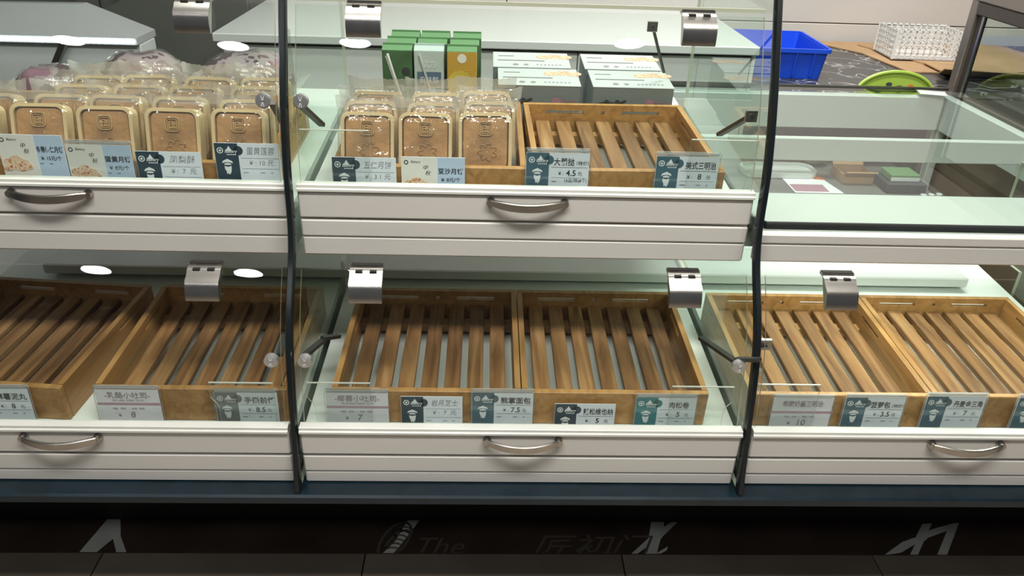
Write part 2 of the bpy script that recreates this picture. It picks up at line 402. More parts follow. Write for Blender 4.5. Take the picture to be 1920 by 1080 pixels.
# dark strip added on the tiles as shade under the case, with pale brush strokes
sp = thing('floor_shade_strip', 'dark brown strip added as shade along the foot of the case, with pale painted strokes', 'shade strip')
MB().box(-1.9, 1.362, 0.184, 0.289, 0.0005, 0.002).build('strip', MSHADE, sp)
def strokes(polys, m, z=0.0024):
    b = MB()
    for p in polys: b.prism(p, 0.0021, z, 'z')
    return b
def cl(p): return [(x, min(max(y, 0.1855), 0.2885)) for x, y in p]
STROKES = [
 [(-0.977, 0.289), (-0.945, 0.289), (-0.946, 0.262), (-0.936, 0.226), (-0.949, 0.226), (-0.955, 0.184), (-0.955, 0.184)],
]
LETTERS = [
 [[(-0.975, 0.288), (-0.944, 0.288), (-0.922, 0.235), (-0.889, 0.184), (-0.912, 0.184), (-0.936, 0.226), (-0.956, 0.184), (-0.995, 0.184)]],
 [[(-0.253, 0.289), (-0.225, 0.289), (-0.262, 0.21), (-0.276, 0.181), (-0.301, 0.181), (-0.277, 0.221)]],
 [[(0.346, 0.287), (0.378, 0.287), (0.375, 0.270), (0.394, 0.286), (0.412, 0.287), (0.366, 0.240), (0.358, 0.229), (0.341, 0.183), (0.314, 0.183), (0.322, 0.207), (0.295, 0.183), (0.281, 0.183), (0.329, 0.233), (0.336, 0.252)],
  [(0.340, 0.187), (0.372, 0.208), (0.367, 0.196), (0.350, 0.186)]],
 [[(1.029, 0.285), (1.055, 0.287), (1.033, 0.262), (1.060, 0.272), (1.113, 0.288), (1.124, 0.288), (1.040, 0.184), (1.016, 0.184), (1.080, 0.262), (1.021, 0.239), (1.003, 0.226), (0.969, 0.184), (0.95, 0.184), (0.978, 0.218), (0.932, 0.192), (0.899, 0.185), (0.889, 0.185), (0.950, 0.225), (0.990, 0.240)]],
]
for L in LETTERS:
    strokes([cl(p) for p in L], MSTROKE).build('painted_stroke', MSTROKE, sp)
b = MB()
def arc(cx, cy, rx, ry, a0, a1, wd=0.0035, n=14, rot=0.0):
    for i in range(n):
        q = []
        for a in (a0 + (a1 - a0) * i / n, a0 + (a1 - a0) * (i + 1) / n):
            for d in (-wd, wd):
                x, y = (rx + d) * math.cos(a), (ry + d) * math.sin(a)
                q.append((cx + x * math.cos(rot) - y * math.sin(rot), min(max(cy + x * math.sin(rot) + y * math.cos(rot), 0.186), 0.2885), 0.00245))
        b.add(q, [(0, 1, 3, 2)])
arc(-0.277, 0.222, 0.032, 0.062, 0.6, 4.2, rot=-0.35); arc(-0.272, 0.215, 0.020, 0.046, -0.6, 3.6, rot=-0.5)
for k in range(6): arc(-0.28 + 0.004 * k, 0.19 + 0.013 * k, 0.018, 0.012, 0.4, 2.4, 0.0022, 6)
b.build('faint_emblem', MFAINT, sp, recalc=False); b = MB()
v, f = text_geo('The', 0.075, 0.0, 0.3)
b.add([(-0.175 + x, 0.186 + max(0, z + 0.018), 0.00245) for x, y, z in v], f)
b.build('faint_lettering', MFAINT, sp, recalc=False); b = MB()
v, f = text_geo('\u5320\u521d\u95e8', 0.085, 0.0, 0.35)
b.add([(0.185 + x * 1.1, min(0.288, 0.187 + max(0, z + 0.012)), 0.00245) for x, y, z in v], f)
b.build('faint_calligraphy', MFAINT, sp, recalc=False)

# ------------------------------------------------------------------ display case units
def curved_sheet(x0, x1, z0, z1, off, t, n=26, trim=0.0):
    """thin curved pane following the front profile: mat 0 faces, mat 1 edges"""
    b = MB(); zs = zr(z0, z1, n)
    out = [(D(z) + off, z) for z in zs]; inn = [(D(z) + off + t, z) for z in zs]
    m = len(zs)
    vs = [(x, *p) for x in (x0, x1) for p in out] + [(x, *p) for x in (x0, x1) for p in inn]
    for i in range(m - 1):
        b.f.append((i, i + 1, m + i + 1, m + i)); b.m.append(0)
        b.f.append((2 * m + i, 3 * m + i, 3 * m + i + 1, 2 * m + i + 1)); b.m.append(0)
        b.f.append((i, 2 * m + i, 2 * m + i + 1, i + 1)); b.m.append(1)
        b.f.append((m + i, m + i + 1, 3 * m + i + 1, 3 * m + i)); b.m.append(1)
    b.f.append((0, m, 3 * m, 2 * m)); b.m.append(0)
    b.f.append((m - 1, 3 * m - 1, 4 * m - 1, 2 * m - 1)); b.m.append(0)
    b.v = vs
    return b
def arc_pull(parent):
    # flat bowed strip on two round feet
    b = MB(); n = 18; rows = []
    for i in range(n + 1):
        t = -1 + 2 * i / n; x = 0.0655 * t
        k = (1 - t * t); y = -0.009 - 0.017 * k; zc = 0.003 - 0.003 * k
        hh = 0.0078 - 0.0012 * (abs(t) ** 6) * 2
        rows.append([(x, y - .0028, zc - hh + .0015), (x, y - .0028, zc + hh - .0015), (x, y - .0012, zc + hh), (x, y + .0022, zc + hh), (x, y + .0022, zc - hh), (x, y - .0012, zc - hh)])
    m = 6
    b.v = [p for r_ in rows for p in r_]
    for i in range(n):
        for j in range(m): b.f.append((i * m + j, i * m + (j + 1) % m, (i + 1) * m + (j + 1) % m, (i + 1) * m + j)); b.m.append(0)
    b.f += [tuple(range(m)), tuple(n * m + j for j in range(m))]; b.m += [0, 0]
    for s_ in (-1, 1):
        b.tube([(0.0655 * s_, 0.001, 0.003), (0.0655 * s_, -0.006, 0.003), (0.0655 * s_, -0.0105, 0.003)], [0.0085, 0.0075, 0.0072], 14)
    return b
def drawer(parent, x0, x1, y, z0, z1, ctr):
    d = MB().box(x0, x1, y, y + 0.018, z0, z1, c=0.003).build('drawer', MW, parent)
    arc_pull(None).build('handle', MSTEEL, d, True, loc=(ctr, y, (z0 + z1) / 2 + 0.010))
    return d
def ledge(parent, x0, x1, y, ztop):
    # stepped moulding under the glass door
    poly = [(y - 0.004, ztop - 0.0115), (y - 0.004, ztop - 0.0075), (y - 0.0005, ztop - 0.006), (y - 0.0005, ztop - 0.001), (y + 0.001, ztop), (y + 0.017, ztop), (y + 0.017, ztop - 0.0115)]
    return MB().prism(poly, x0, x1, 'x').build('front_ledge', MLEDGE, parent)
def hinge(parent, x, z, y):
    b = MB(); yt = D(z)
    out = [(D(z - .050) - .0015, z - .050), (D(z - .042) - .0065, z - .042), (D(z - .033) - .0105, z - .033), (D(z - .024) - .0135, z - .024),
           (D(z - .016) - .0145, z - .016), (yt - .0125, z - .0095), (yt - .0085, z - .0045), (yt - .003, z - .0012), (yt + .004, z)]
    inn = [(D(q) + .0055, q) for q in (z - .004, z - .020, z - .036, z - .050)]
    b.prism(out + inn, x - 0.029, x + 0.029, 'x')
    b.box(x - 0.029, x + 0.029, yt + .0042, yt + .018, z - .003, z + .003)
    h = b.build('hinge', MSTEEL, parent, True)
    k = MB()
    for dx in (-0.0125, 0.0125):
        k.box(x + dx - 0.006, x + dx + 0.006, yt - .0088, yt - .002, z - .0048, z - .0006)
    k.box(x - 0.028, x + 0.028, yt + 0.006, yt + 0.016, z + .003, z + 0.0045)
    return h, k
def knob_on(parent, x, z):
    b = MB()
    b.disc((x, D(z) + 0.004, z), 0.0125, 'y', 24, 0.010)
    b.disc((x, D(z) - 0.0015, z), 0.0105, 'y', 24, 0.002)
    for a, th in ((1, 1.25), (0, .2), (1, 1.75), (0, 2.6)):  # white bars paint radial highlights onto the knob face
        c, s_ = math.cos(th), math.sin(th)
        b.add([(x + r * c + e * -s_, D(z) - 0.0028, z + r * s_ + e * c) for r in (-0.0095, 0.0095) for e in (-0.0006, 0.0006)], [(0, 1, 3, 2)], a % 2)
    return b.build('knob', [MKNOB, MWHITE], parent)
def door(parent, x0, x1, z0, z1, hx, knobs):
    d = curved_sheet(x0, x1, z0, z1, 0.006, 0.005).build('glass_door', [MGLASS, MEDGE], parent, True)
    for x in hx:
        h, k = hinge(d, x, z1 + 0.004, 0)
        k.build('hinge_slot', MDARK, d)
    for x, z in knobs: knob_on(d, x, z)
    return d

def unit(xc, name_label, upper, grp):
    u = thing('display_case', name_label, 'display case', (xc, 0, 0))
    a, b_ = -HALF + 0.010, HALF - 0.010
    # lower bay
    MB().box(a, b_, 0.016, 0.80, 0.384, 0.412).build('base_board', MW, u)
    MB().box(a, b_, 0.004, 0.022, 0.3845, 0.4115, c=0.003).build('fascia_board', MW, u)
    MB().box(a, b_, 0.002, 0.020, 0.4125, 0.4500, c=0.003).build('fascia_board', MW, u)
    MB().box(a + .01, b_ - .01, 0.03, 0.78, 0.415, 0.460).build('drawer_box', MDECK, u)
    drawer(u, a, b_, 0.0, 0.4545, 0.5045, 0.0)
    ledge(u, a, b_, -0.001, 0.5170)
    MB().prism([(0.025, deckL(.025) - .02), (0.025, deckL(.025)), (0.78, deckL(.78)), (0.78, deckL(.78) - .02)], a, b_, 'x').build('deck', MDECK, u)
    # upper fascia
    MB().box(a, b_, 0.168, 0.186, 0.7815, 0.8185, c=0.003).build('fascia_board', MW, u)
    MB().box(a, b_, 0.166, 0.184, 0.8195, 0.8525 if upper else 0.8395, c=0.003).build('fascia_board', MW, u)
    if upper:
        MB().box(a, b_, 0.186, 0.78, 0.782, 0.80).build('bay_ceiling_board', MDECK, u)
        drawer(u, a, b_, 0.164, 0.8565, 0.9075, 0.0)
        ledge(u, a, b_, 0.163, 0.9200)
        MB().prism([(0.191, deckU(.191) - .02), (0.191, deckU(.191)), (0.86, deckU(.86)), (0.86, deckU(.86) - .02)], a, b_, 'x').build('deck', MDECK, u)
    return u
UL = unit(-0.83, 'white two tier bakery display case holding many bagged mooncakes', True, 0)
UC = unit(0.0, 'white two tier bakery display case between the two black edged glass partitions', True, 0)
UR = unit(0.83, 'white low bakery display case under the glass topped counter', False, 0)
dl = 0.398
door(UL, -dl, dl, 0.518, 0.781, (-0.265, 0.265), [(0.382, 0.639)])
door(UC, -dl, dl, 0.518, 0.781, (-0.283, 0.283), [(-0.389, 0.639), (0.386, 0.638)])
door(UR, -dl, dl, 0.518, 0.781, (-0.265, 0.265), [])
door(UL, -dl, dl, 0.921, 1.204, (-0.265, 0.265), [(0.378, 1.058)])
dcu = door(UC, -dl, dl, 0.921, 1.204, (-0.283, 0.283), [(-0.389, 1.058)])
for u in (UL, UC):
    MB().box(-dl, dl, D(1.21) + 0.010, 0.76, 1.210, 1.216).build('top_pane', [MTOP], u)
    MB().box(-dl, dl, D(1.21) + 0.006, D(1.21) + 0.0098, 1.210, 1.216).build('pane_edge', MEDGE, u)

# ------------------------------------------------------------------ glass partitions with black edge seals
def partition(x, label, ztop=1.34, back=0.775):
    t = thing('glass_partition', label, 'partition', (x, 0, 0))
    zs = zr(0.386, ztop, 60)
    poly = [(S(z) + 0.0065, z) for z in zs] + [(back, ztop), (back, 0.575), (0.553, 0.575), (0.553, 0.386)]
    MB().prism(poly, -0.004, 0.004, 'x', 0, 1).build('pane', [MPART, MEDGE], t)
    b = MB(); o = []
    n = len(zs)
    sec = [(-0.0062, 0.010), (-0.0062, -0.002), (-0.004, -0.006), (0.004, -0.006), (0.0062, -0.002), (0.0062, 0.010)]
    for z in zs: b.v += [(sx, S(z) + sy, z) for sx, sy in sec]
    k = len(sec)
    for i in range(n - 1):
        for j in range(k):
            b.f.append((i * k + j, i * k + (j + 1) % k, (i + 1) * k + (j + 1) % k, (i + 1) * k + j)); b.m.append(0)
    b.f.append(tuple(range(k))); b.m.append(0); b.f.append(tuple((n - 1) * k + j for j in range(k))); b.m.append(0)
    b.build('edge_seal', MSEAL, t, True)
    return t
PL = partition(-HALF, 'clear glass partition with wavy black edge seal, beside the mooncake case')
PR = partition(HALF, 'clear glass partition with wavy black edge seal, beside the glass topped counter')
partition(1.245, 'low clear glass partition at the far end of the low case', 0.8155, 0.68)
def stay(parent, p0, p1, bracket=None, w_=0.008):
    b = MB(); p0 = Vector(p0); p1 = Vector(p1)
    b.tube([p0, p0.lerp(p1, .55), p1], w_, 4, sq=(1.0, 0.6))
    s_ = b.build('stay_arm', MARM, parent)
    if bracket:
        x, y, z = bracket
        q = MB().box(x - 0.004, x + 0.008, y - 0.012, y + 0.012, z - 0.012, z + 0.012, c=0.001)
        q.disc((x - 0.004, y, z), 0.006, 'x', 14, 0.004)
        qo = q.build('bracket', MSTEEL, parent)
    return s_
# arms: coordinates relative to the partition
stay(PL, (0.022, 0.050, 0.639), (0.040, 0.150, 0.615)); stay(PL, (0.036, 0.135, 0.622), (0.060, 0.170, 0.606), w_=0.008)
stay(PL, (-0.022, 0.050, 0.639), (-0.040, 0.150, 0.615))
stay(PL, (0.022, 0.190, 1.055), (0.035, 0.300, 0.985)); stay(PL, (-0.022, 0.190, 1.055), (-0.035, 0.300, 0.985))
stay(PR, (-0.020, 0.235, 1.037), (-0.032, 0.36, 0.965))
stay(PR, (-0.029, 0.050, 0.636), (-0.062, 0.170, 0.612)); stay(PR, (-0.030, 0.050, 0.642), (-0.004, 0.010, 0.668))
def square_bracket(parent, x, y, z):
    q = MB().box(x - 0.011, x + 0.011, y - 0.003, y + 0.003, z - 0.011, z + 0.011, c=0.001)
    q.disc((x, y - 0.004, z), 0.0055, 'y', 14, 0.003); o = q.build('bracket', MSTEEL, parent)
    MB().disc((x, y - 0.0062, z), 0.0024, 'y', 10, 0.001).build('screw_recess', MDARK, o)
square_bracket(PR, -0.019, 0.232, 1.039); square_bracket(PR, 0.022, D(0.668) + 0.022, 0.668)
stay(PR, (0.020, 0.060, 0.668), (0.005, 0.060, 0.668))
# rear stay behind the glass door of the middle case
stay(PR, (-0.137, 0.60, 1.122), (-0.090, 0.655, 1.016), w_=0.004); square_bracket(PR, -0.140, 0.595, 1.126)

# unseen fill tube added under the fascia to brighten the low case trays
lt = MB().box(-0.36, 0.36, 0.190, 0.215, 0.783, 0.796, c=.002).build('added_fill_tube', MW, UR)
area('added_fill_lamp', (0.83, 0.2025, 0.7815), 0.70, 0.018, 2.3, (0.95, 1.0, 0.86))

# long shelf slab at the back of the lower bays
ss = MB().box(-1.125, 1.125, 0.555, 0.70, 0.5285, 0.554, c=0.003).build('shelf_slab', MCTR)
tag(ss, 'long white shelf slab lying across the back of the lower bays', 'shelf slab')

# ------------------------------------------------------------------ wooden trays
def board_with_slots(b, length, h, t, slots, z0, z1, along='x', off=0.0, pos=0.0):
    """board standing on z=0 with horizontal slots between z0 and z1"""
    def bx(a0, a1, c0, c1):
        if a1 - a0 < 1e-5: return
        if along == 'x': b.box(a0, a1, pos, pos + t, c0, c1)
        else: b.box(pos, pos + t, a0, a1, c0, c1)
    a, e = off, off + length
    bx(a, e, 0, z0); bx(a, e, z1, h)
    c = a
    for s0, s1 in slots: bx(c, s0, z0, z1); c = s1
    bx(c, e, z0, z1)
    return b
TW, TD, TH = 0.348, 0.362, 0.075
def make_tray(label, loc, tilt):
    t = thing('bread_tray', label, 'tray', loc, (tilt, 0, 0), 'slatted wooden bread trays')
    h = TW / 2
    MB().box(-h, h, 0, 0.012, 0, TH, c=0.0015).build('front_board', MBOARD, t)
    b = MB(); board_with_slots(b, TW, TH, 0.011, [(-0.125, -0.042), (-0.004, 0.004), (0.042, 0.125)], 0.0535, 0.0615, 'x', -h, TD - 0.011)
    b.build('back_board', MBOARD, t)
    for s_ in (-1, 1):
        b = MB(); board_with_slots(b, TD - 0.024, TH, 0.011, [(0.215, 0.30)], 0.0535, 0.0615, 'y', 0.0122, -h if s_ < 0 else h - 0.011)
        b.build('side_board', MBOARD, t)
    n = 7; pitch = 0.0440
    sm = MB().box(-0.0153, 0.0153, 0.0125, TD - 0.0115, 0.029, 0.041, c=0.0012).mesh('slat', MWOOD)
    for i in range(n): link('slat', sm, t, (pitch * (i - 3), 0, 0))
    cm = MB().box(-h + 0.0115, h - 0.0115, -0.012, 0.012, 0.010, 0.0285).mesh('crossbar', MBOARD)
    for y in (0.045, 0.30): link('crossbar', cm, t, (0, y, 0))
    return t
YL, YU = 0.050, 0.212
for x, lab in ((-1.138, 'empty slatted bread tray in the case corner, behind a card partly out of view'),
               (-0.606, 'empty dark slatted bread tray behind the small toast and 8.5 yuan cards'),
               (-0.960, 'empty dark slatted bread tray next to the tray with the pink toast card'),
               (-0.178, 'empty slatted bread tray behind the handwritten 7 yuan card, lower middle bay'),
               (0.172, 'empty slatted bread tray behind the two 5 yuan cards'),
               (0.599, 'empty pale slatted bread tray behind the 10 yuan and 3.5 yuan cards'),
               (0.949, 'empty pale slatted bread tray behind the triangle pastry 7 yuan card')):
    if x < -1.1: continue
    q = make_tray(lab, (x, YL, deckL(YL) + 0.0008), TILTL)
    if abs(x + 0.960) < 1e-4: q.rotation_euler.z = -0.085; q.location.x -= 0.050; q.location.y += 0.012
for x, lab in ((-0.994, 'slatted wooden tray under the mooncakes behind the 15 yuan card'),
               (-0.640, 'slatted wooden tray under the mooncakes in the case beside the dark divider'),
               (-0.176, 'slatted wooden tray under the mooncakes of the middle case'),
               (0.186, 'empty slatted wooden tray behind the egg tart card on the upper deck')):
    q = make_tray(lab, (x, YU, deckU(YU) + 0.0008), TILTU)
    if x > 0: q.rotation_euler.z = 0.022

# ------------------------------------------------------------------ mooncakes in bags
def rrect(w_, h_, r, n=5, cx=0, cz=0):
    p = []
    for sx, sz, a0 in ((1, 1, 0), (-1, 1, PI / 2), (-1, -1, PI), (1, -1, 1.5 * PI)):
        for k in range(n + 1):
            a = a0 + PI / 2 * k / n
            p.append((cx + sx * (w_ / 2 - r) + r * math.cos(a), cz + sz * (h_ / 2 - r) + r * math.sin(a)))
    return p
PW, PH, PT = 0.096, 0.108, 0.030
def ring(b, outer, inner, y0, y1, mi=0):
    n = len(outer)
    v = [(p[0], y0, p[1]) for p in outer] + [(p[0], y0, p[1]) for p in inner] + [(p[0], y1, p[1]) for p in outer] + [(p[0], y1, p[1]) for p in inner]
    f = []
    for i in range(n):
        j = (i + 1) % n
        f += [(i, j, n + j, n + i), (2 * n + i, 3 * n + i, 3 * n + j, 2 * n + j), (i, 2 * n + i, 2 * n + j, j), (n + i, n + j, 3 * n + j, 3 * n + i)]
    b.add(v, f, mi)
cz = PH / 2 + 0.004
tb = MB()
ring(tb, rrect(PW, PH, 0.016, 5, 0, cz), rrect(PW - 0.012, PH - 0.012, 0.012, 5, 0, cz), -PT / 2, -PT / 2 + 0.004)
ring(tb, rrect(PW - 0.004, PH - 0.004, 0.014, 5, 0, cz), rrect(PW - 0.011, PH - 0.011, 0.012, 5, 0, cz), -PT / 2 + 0.004, PT / 2)
tb.prism(rrect(PW - 0.005, PH - 0.005, 0.013, 5, 0, cz), PT / 2, PT / 2 + 0.0015, 'y')
TRAY_ME = tb.mesh('plastic_tray', MRIM)
cb_ = MB()
o1, o2, o3 = rrect(PW - 0.014, PH - 0.014, 0.012, 5, 0, cz), rrect(PW - 0.018, PH - 0.018, 0.012, 5, 0, cz), rrect(PW - 0.05, PH - 0.05, 0.012, 5, 0, cz)
n_ = len(o1)
cb_.v = [(p[0], PT / 2 - 0.002, p[1]) for p in o1] + [(p[0], -PT / 2 + 0.007, p[1]) for p in o1] + [(p[0], -PT / 2 + 0.0035, p[1]) for p in o2] + [(p[0], -PT / 2 + 0.0015, p[1]) for p in o3]
for L_ in range(3):
    for i in range(n_):
        cb_.f.append((L_ * n_ + i, L_ * n_ + (i + 1) % n_, (L_ + 1) * n_ + (i + 1) % n_, (L_ + 1) * n_ + i)); cb_.m.append(0)
cb_.f.append(tuple(3 * n_ + i for i in range(n_))); cb_.m.append(0)
cb_.f.append(tuple(i for i in range(n_))[::-1]); cb_.m.append(0)
# floral ridges in the lower half of the crust
for k in range(7):
    a = 2 * PI * k / 7
    cb_.tube([(0.004 + 0.018 * math.cos(a + q * .25) * (0.55 + .45 * math.sin(q * PI / 4)), -PT / 2 + 0.0012, cz - 0.016 + 0.016 * math.sin(a + q * .25) * (0.55 + .45 * math.sin(q * PI / 4))) for q in range(5)], 0.0014, 5)
CAKE_ME = cb_.mesh('mooncake', MCAKE, True)
eb = MB()
ez = cz + 0.026
ring(eb, rrect(0.026, 0.026, 0.007, 4, 0, ez), rrect(0.022, 0.022, 0.005, 4, 0, ez), -PT / 2 - 0.0012, -PT / 2 + 0.003)
ring(eb, rrect(0.019, 0.019, 0.004, 4, 0, ez), rrect(0.0165, 0.0165, 0.003, 4, 0, ez), -PT / 2 - 0.0012, -PT / 2 + 0.003)
for x0, x1, z0, z1 in ((-.0055, -.004, -.005, .005), (-.0055, 0, .004, .0055), (.0, .0015, -.005, .0055), (.003, .0045, -.005, .004), (-.0035, .006, -.0005, .001), (-.006, .006, -.0065, -.005)):
    eb.box(x0, x1, -PT / 2 - 0.001, -PT / 2 + 0.003, ez + z0, ez + z1)
EMB_ME = eb.mesh('emblem', MEMB)
def bag_mesh(seed):
    rnd = random.Random(seed); b = MB(); nx, nz = 18, 20
    W2, z0, z1 = PW / 2 + 0.009, -0.000, PH + 0.012
    off = Vector((seed * 3.1, 1.7, seed))
    for side in (-1, 1):
        for j in range(nz + 1):
            for i in range(nx + 1):
                u, v_ = -1 + 2 * i / nx, j / nz
                e = min(1, (1 - abs(u)) * 5) ** .5 * min(1, (1 - v_) * 5) ** .5 * min(1, v_ * 6 + 0.25) ** .5
                x, z = u * W2, z0 + (z1 - z0) * v_
                q = mnoise.noise(Vector((x * 38, z * 38, side * 2)) + off)
                q2 = mnoise.noise(Vector((x * 75, z * 60, side * 5)) + off)
                y = side * ((PT / 2 + 0.0042) * e + 0.0002) + ((0.0040 * q + 0.0022 * q2) * e if side < 0 else 0)
                if side < 0 and abs(u) < .86 and .05 < v_ < .9: y = min(y, -PT / 2 - 0.0012)
                if side > 0 and abs(u) < .86: y = max(y, PT / 2 + 0.0022)
                b.v.append((x, y, z))
    N = (nx + 1) * (nz + 1)
    for s_ in (0, 1):
        for j in range(nz):
            for i in range(nx):
                a = s_ * N + j * (nx + 1) + i
                q = (a, a + 1, a + nx + 2, a + nx + 1)
                b.f.append(q if s_ == 0 else q[::-1]); b.m.append(0)
    return b.mesh('bag', MBAG, False, recalc=False)
def crimp_mesh(seed):
    rnd = random.Random(seed); b = MB(); n = 22; W2 = PW / 2 + 0.010
    off = seed * 2.3
    for j, (dz, fl_) in enumerate(((0, 0), (0.007, 0.003), (0.015, 0.006))):
        for i in range(n + 1):
            u = -1 + 2 * i / n
            z = PH + 0.011 + dz + (0.0016 * (i % 2) if j == 2 else 0) + 0.004 * mnoise.noise(Vector((u * 2.2 + off, j * .3, 0))) * (j > 0) + 0.005 * u * u * (j > 0)
            y = fl_ * mnoise.noise(Vector((u * 2.5, off, j * .2))) * 1.4 - 0.001 * j
            b.v.append((u * W2 * (1 + 0.02 * j), y, z))
    for j in range(2):
        for i in range(n):
            a = j * (n + 1) + i; b.f.append((a, a + 1, a + n + 2, a + n + 1)); b.m.append(0)
    return b.mesh('bag_crimp', MCRIMP, True, recalc=False)
BAGS = [bag_mesh(s_) for s_ in range(4)]; CRIMPS = [crimp_mesh(s_) for s_ in range(4)]
ORD = ['front', 'second', 'third', 'fourth', 'fifth']
def mooncake(x, row, lab, k, dy=0.0, dz=0.0, lean=0.27, rz=0.0):
    y = 0.240 + 0.060 * row + dy
    zb = deckU(y) + 0.0435 + dz
    t = thing('bagged_mooncake', lab, 'mooncake', (x, y, zb), (-lean, 0, rz), 'bagged mooncakes standing in the upper trays')
    link('plastic_tray', TRAY_ME, t); c = link('mooncake', CAKE_ME, t); link('emblem', EMB_ME, c)
    bg_ = link('bag', BAGS[k % 4], t); link('bag_crimp', CRIMPS[(k * 3 + 1) % 4], bg_)
    return t
k = 0
LC = [(-0.870, 'behind the 15 yuan card'), (-0.752, 'behind the glossy 8 yuan card'), (-0.637, 'behind the handwritten 7 yuan card'), (-0.522, 'behind the handwritten card by the divider')]
rr = random.Random(5)
for ci, (x, wh) in enumerate(LC):
    for row in range(4):
        mooncake(x + rr.uniform(-.006, .006) + (0.012 if ci == 0 else 0.004) * row, row, 'clear-bagged square mooncake %s, %s row of its column' % (wh, ORD[row]), k, rr.uniform(-.004, .004), rr.uniform(0, .003), 0.25 + rr.uniform(-.03, .05), rr.uniform(-.06, .06)); k += 1
mooncake(-0.985, 0, 'clear-bagged square mooncake partly out of view beside the 15 yuan card', k, rz=0.05); k += 1
mooncake(-0.980, 1, 'clear-bagged square mooncake behind the one partly out of view', k, rz=-0.05); k += 1
MC = [(-0.292, 'behind the handwritten card of the middle case'), (-0.182, 'behind the bean paste mooncake card'), (-0.073, 'next to the egg tart tray')]
for ci, (x, wh) in enumerate(MC):
    for row in range(3):
        mooncake(x + rr.uniform(-.004, .004) + (0.004 * row if ci < 2 else 0.0), row, 'clear-bagged square mooncake %s, %s row of its column' % (wh, ORD[row]), k, rr.uniform(-.003, .003), rr.uniform(0, .002) + (0.004 if ci == 2 else 0), 0.25 + rr.uniform(-.03, .04), rr.uniform(-.05, .05)); k += 1

# ------------------------------------------------------------------ juice cartons
def carton(x, row, kind, lab):
    y = 0.610 + 0.055 * row
    t = thing('drink_carton', lab, 'carton', (x, y, deckU(y) + 0.001), (0, 0, 0), 'drink cartons on the upper deck')
    body = {'green': MGREEN, 'pale': MPALE, 'amber': MAMB}[kind]
    W_, D_, H_ = 0.064, 0.048, 0.172
    MB().box(-W_ / 2, W_ / 2, -D_ / 2, D_ / 2, 0, H_, c=0.0015).build('carton_body', body, t)
    b = MB()
    b.prism([(-D_ / 2, H_), (-0.004, H_ + 0.007), (0.004, H_ + 0.007), (D_ / 2, H_)], -W_ / 2, W_ / 2, 'x')
    b.box(-W_ / 2, W_ / 2, -0.0015, 0.0015, H_ + 0.007, H_ + 0.011)
    b.build('top_flap', MGREENT if kind != 'pale' else MPALE, t)
    y0 = -D_ / 2 - 0.0008
    if row == 0:
        if kind in ('green', 'pale'):
            MB().tube([(-0.020, -D_ / 2 - 0.0035, 0.165), (0.012, -D_ / 2 - 0.0035, 0.055)], 0.0028, 8).build('straw', MWHITE if kind == 'green' else MBOX, t)
            if kind == 'green':
                MB().tube([(-0.024, -D_ / 2 - 0.002, 0.160), (-0.005, -D_ / 2 - 0.002, 0.10)], 0.0018, 6).build('straw', MBOX, t)
                MB().disc((0.018, y0, 0.128), 0.009, 'y', 18).build('printed_seal', MDGREY, t)
            else:
                b = MB(); b.box(-0.026, 0.026, y0, y0 + .0005, 0.098, 0.128); b.box(-0.026, 0.026, y0, y0 + .0005, 0.070, 0.094)
                b.build('printed_panel', MGBLUE, t)
                b = MB()
                for q in range(3):
                    put_text(b, ('\u6d3b\u529b', '\u9ebb\u5473\u9c9c', '\u539f\u5473\u4e73')[q], 0.0, 0.145 - .034 * q, 0.016, y0 - .0006, maxw=.04)
                b.build('printed_lettering', MWHITE, t, recalc=False)
        else:
            b = MB(); b.disc((0.0, y0, 0.158), 0.010, 'y', 18); b.build('printed_seal', MCREAM, t)
            b = MB(); b.disc((-0.004, y0, 0.105), 0.027, 'y', 24); b.build('printed_sun', MAMB2, t)
            b = MB()
            for q in range(3):
                r0 = 0.011 - 0.0035 * q
                pts = [(-0.012 + r0 * math.cos(a * PI / 8), r0 * math.sin(a * PI / 8) + 0.075) for a in range(17)]
                for (xa, za), (xb, zb) in zip(pts[:-1], pts[1:]):
                    m_ = 1 - 0.0014 / r0
                    b.add([(xa, y0 - .0004, za), (xb, y0 - .0004, zb), (-0.012 + (xb + .012) * m_, y0 - .0004, .075 + (zb - .075) * m_), (-0.012 + (xa + .012) * m_, y0 - .0004, .075 + (za - .075) * m_)], [(0, 1, 2, 3)])
            b.build('printed_spiral', MCREAM, t, recalc=False)
            b = MB(); put_text(b, '\u6a59\u9999', 0, 0.125, 0.02, y0 - .0005); b.build('printed_lettering', MAMB2, t, recalc=False)
for ci, (x, kd) in enumerate(((-0.269, 'green'), (-0.201, 'pale'), (-0.130, 'amber'))):
    for row in range(3):
        kk = kd if row == 0 else 'green'
        nm = {'green': 'green drink carton with a white straw', 'pale': 'pale drink carton with slate panels and a straw', 'amber': 'amber drink carton with yellow print'}[kd]
        lab = nm + ', standing behind the mooncakes' if row == 0 else 'green topped drink carton, %s behind the %s one' % ('directly' if row == 1 else 'second', {'green': 'all green', 'pale': 'pale', 'amber': 'amber'}[kd])
        carton(x + (0.004 * row), row, kk, lab)

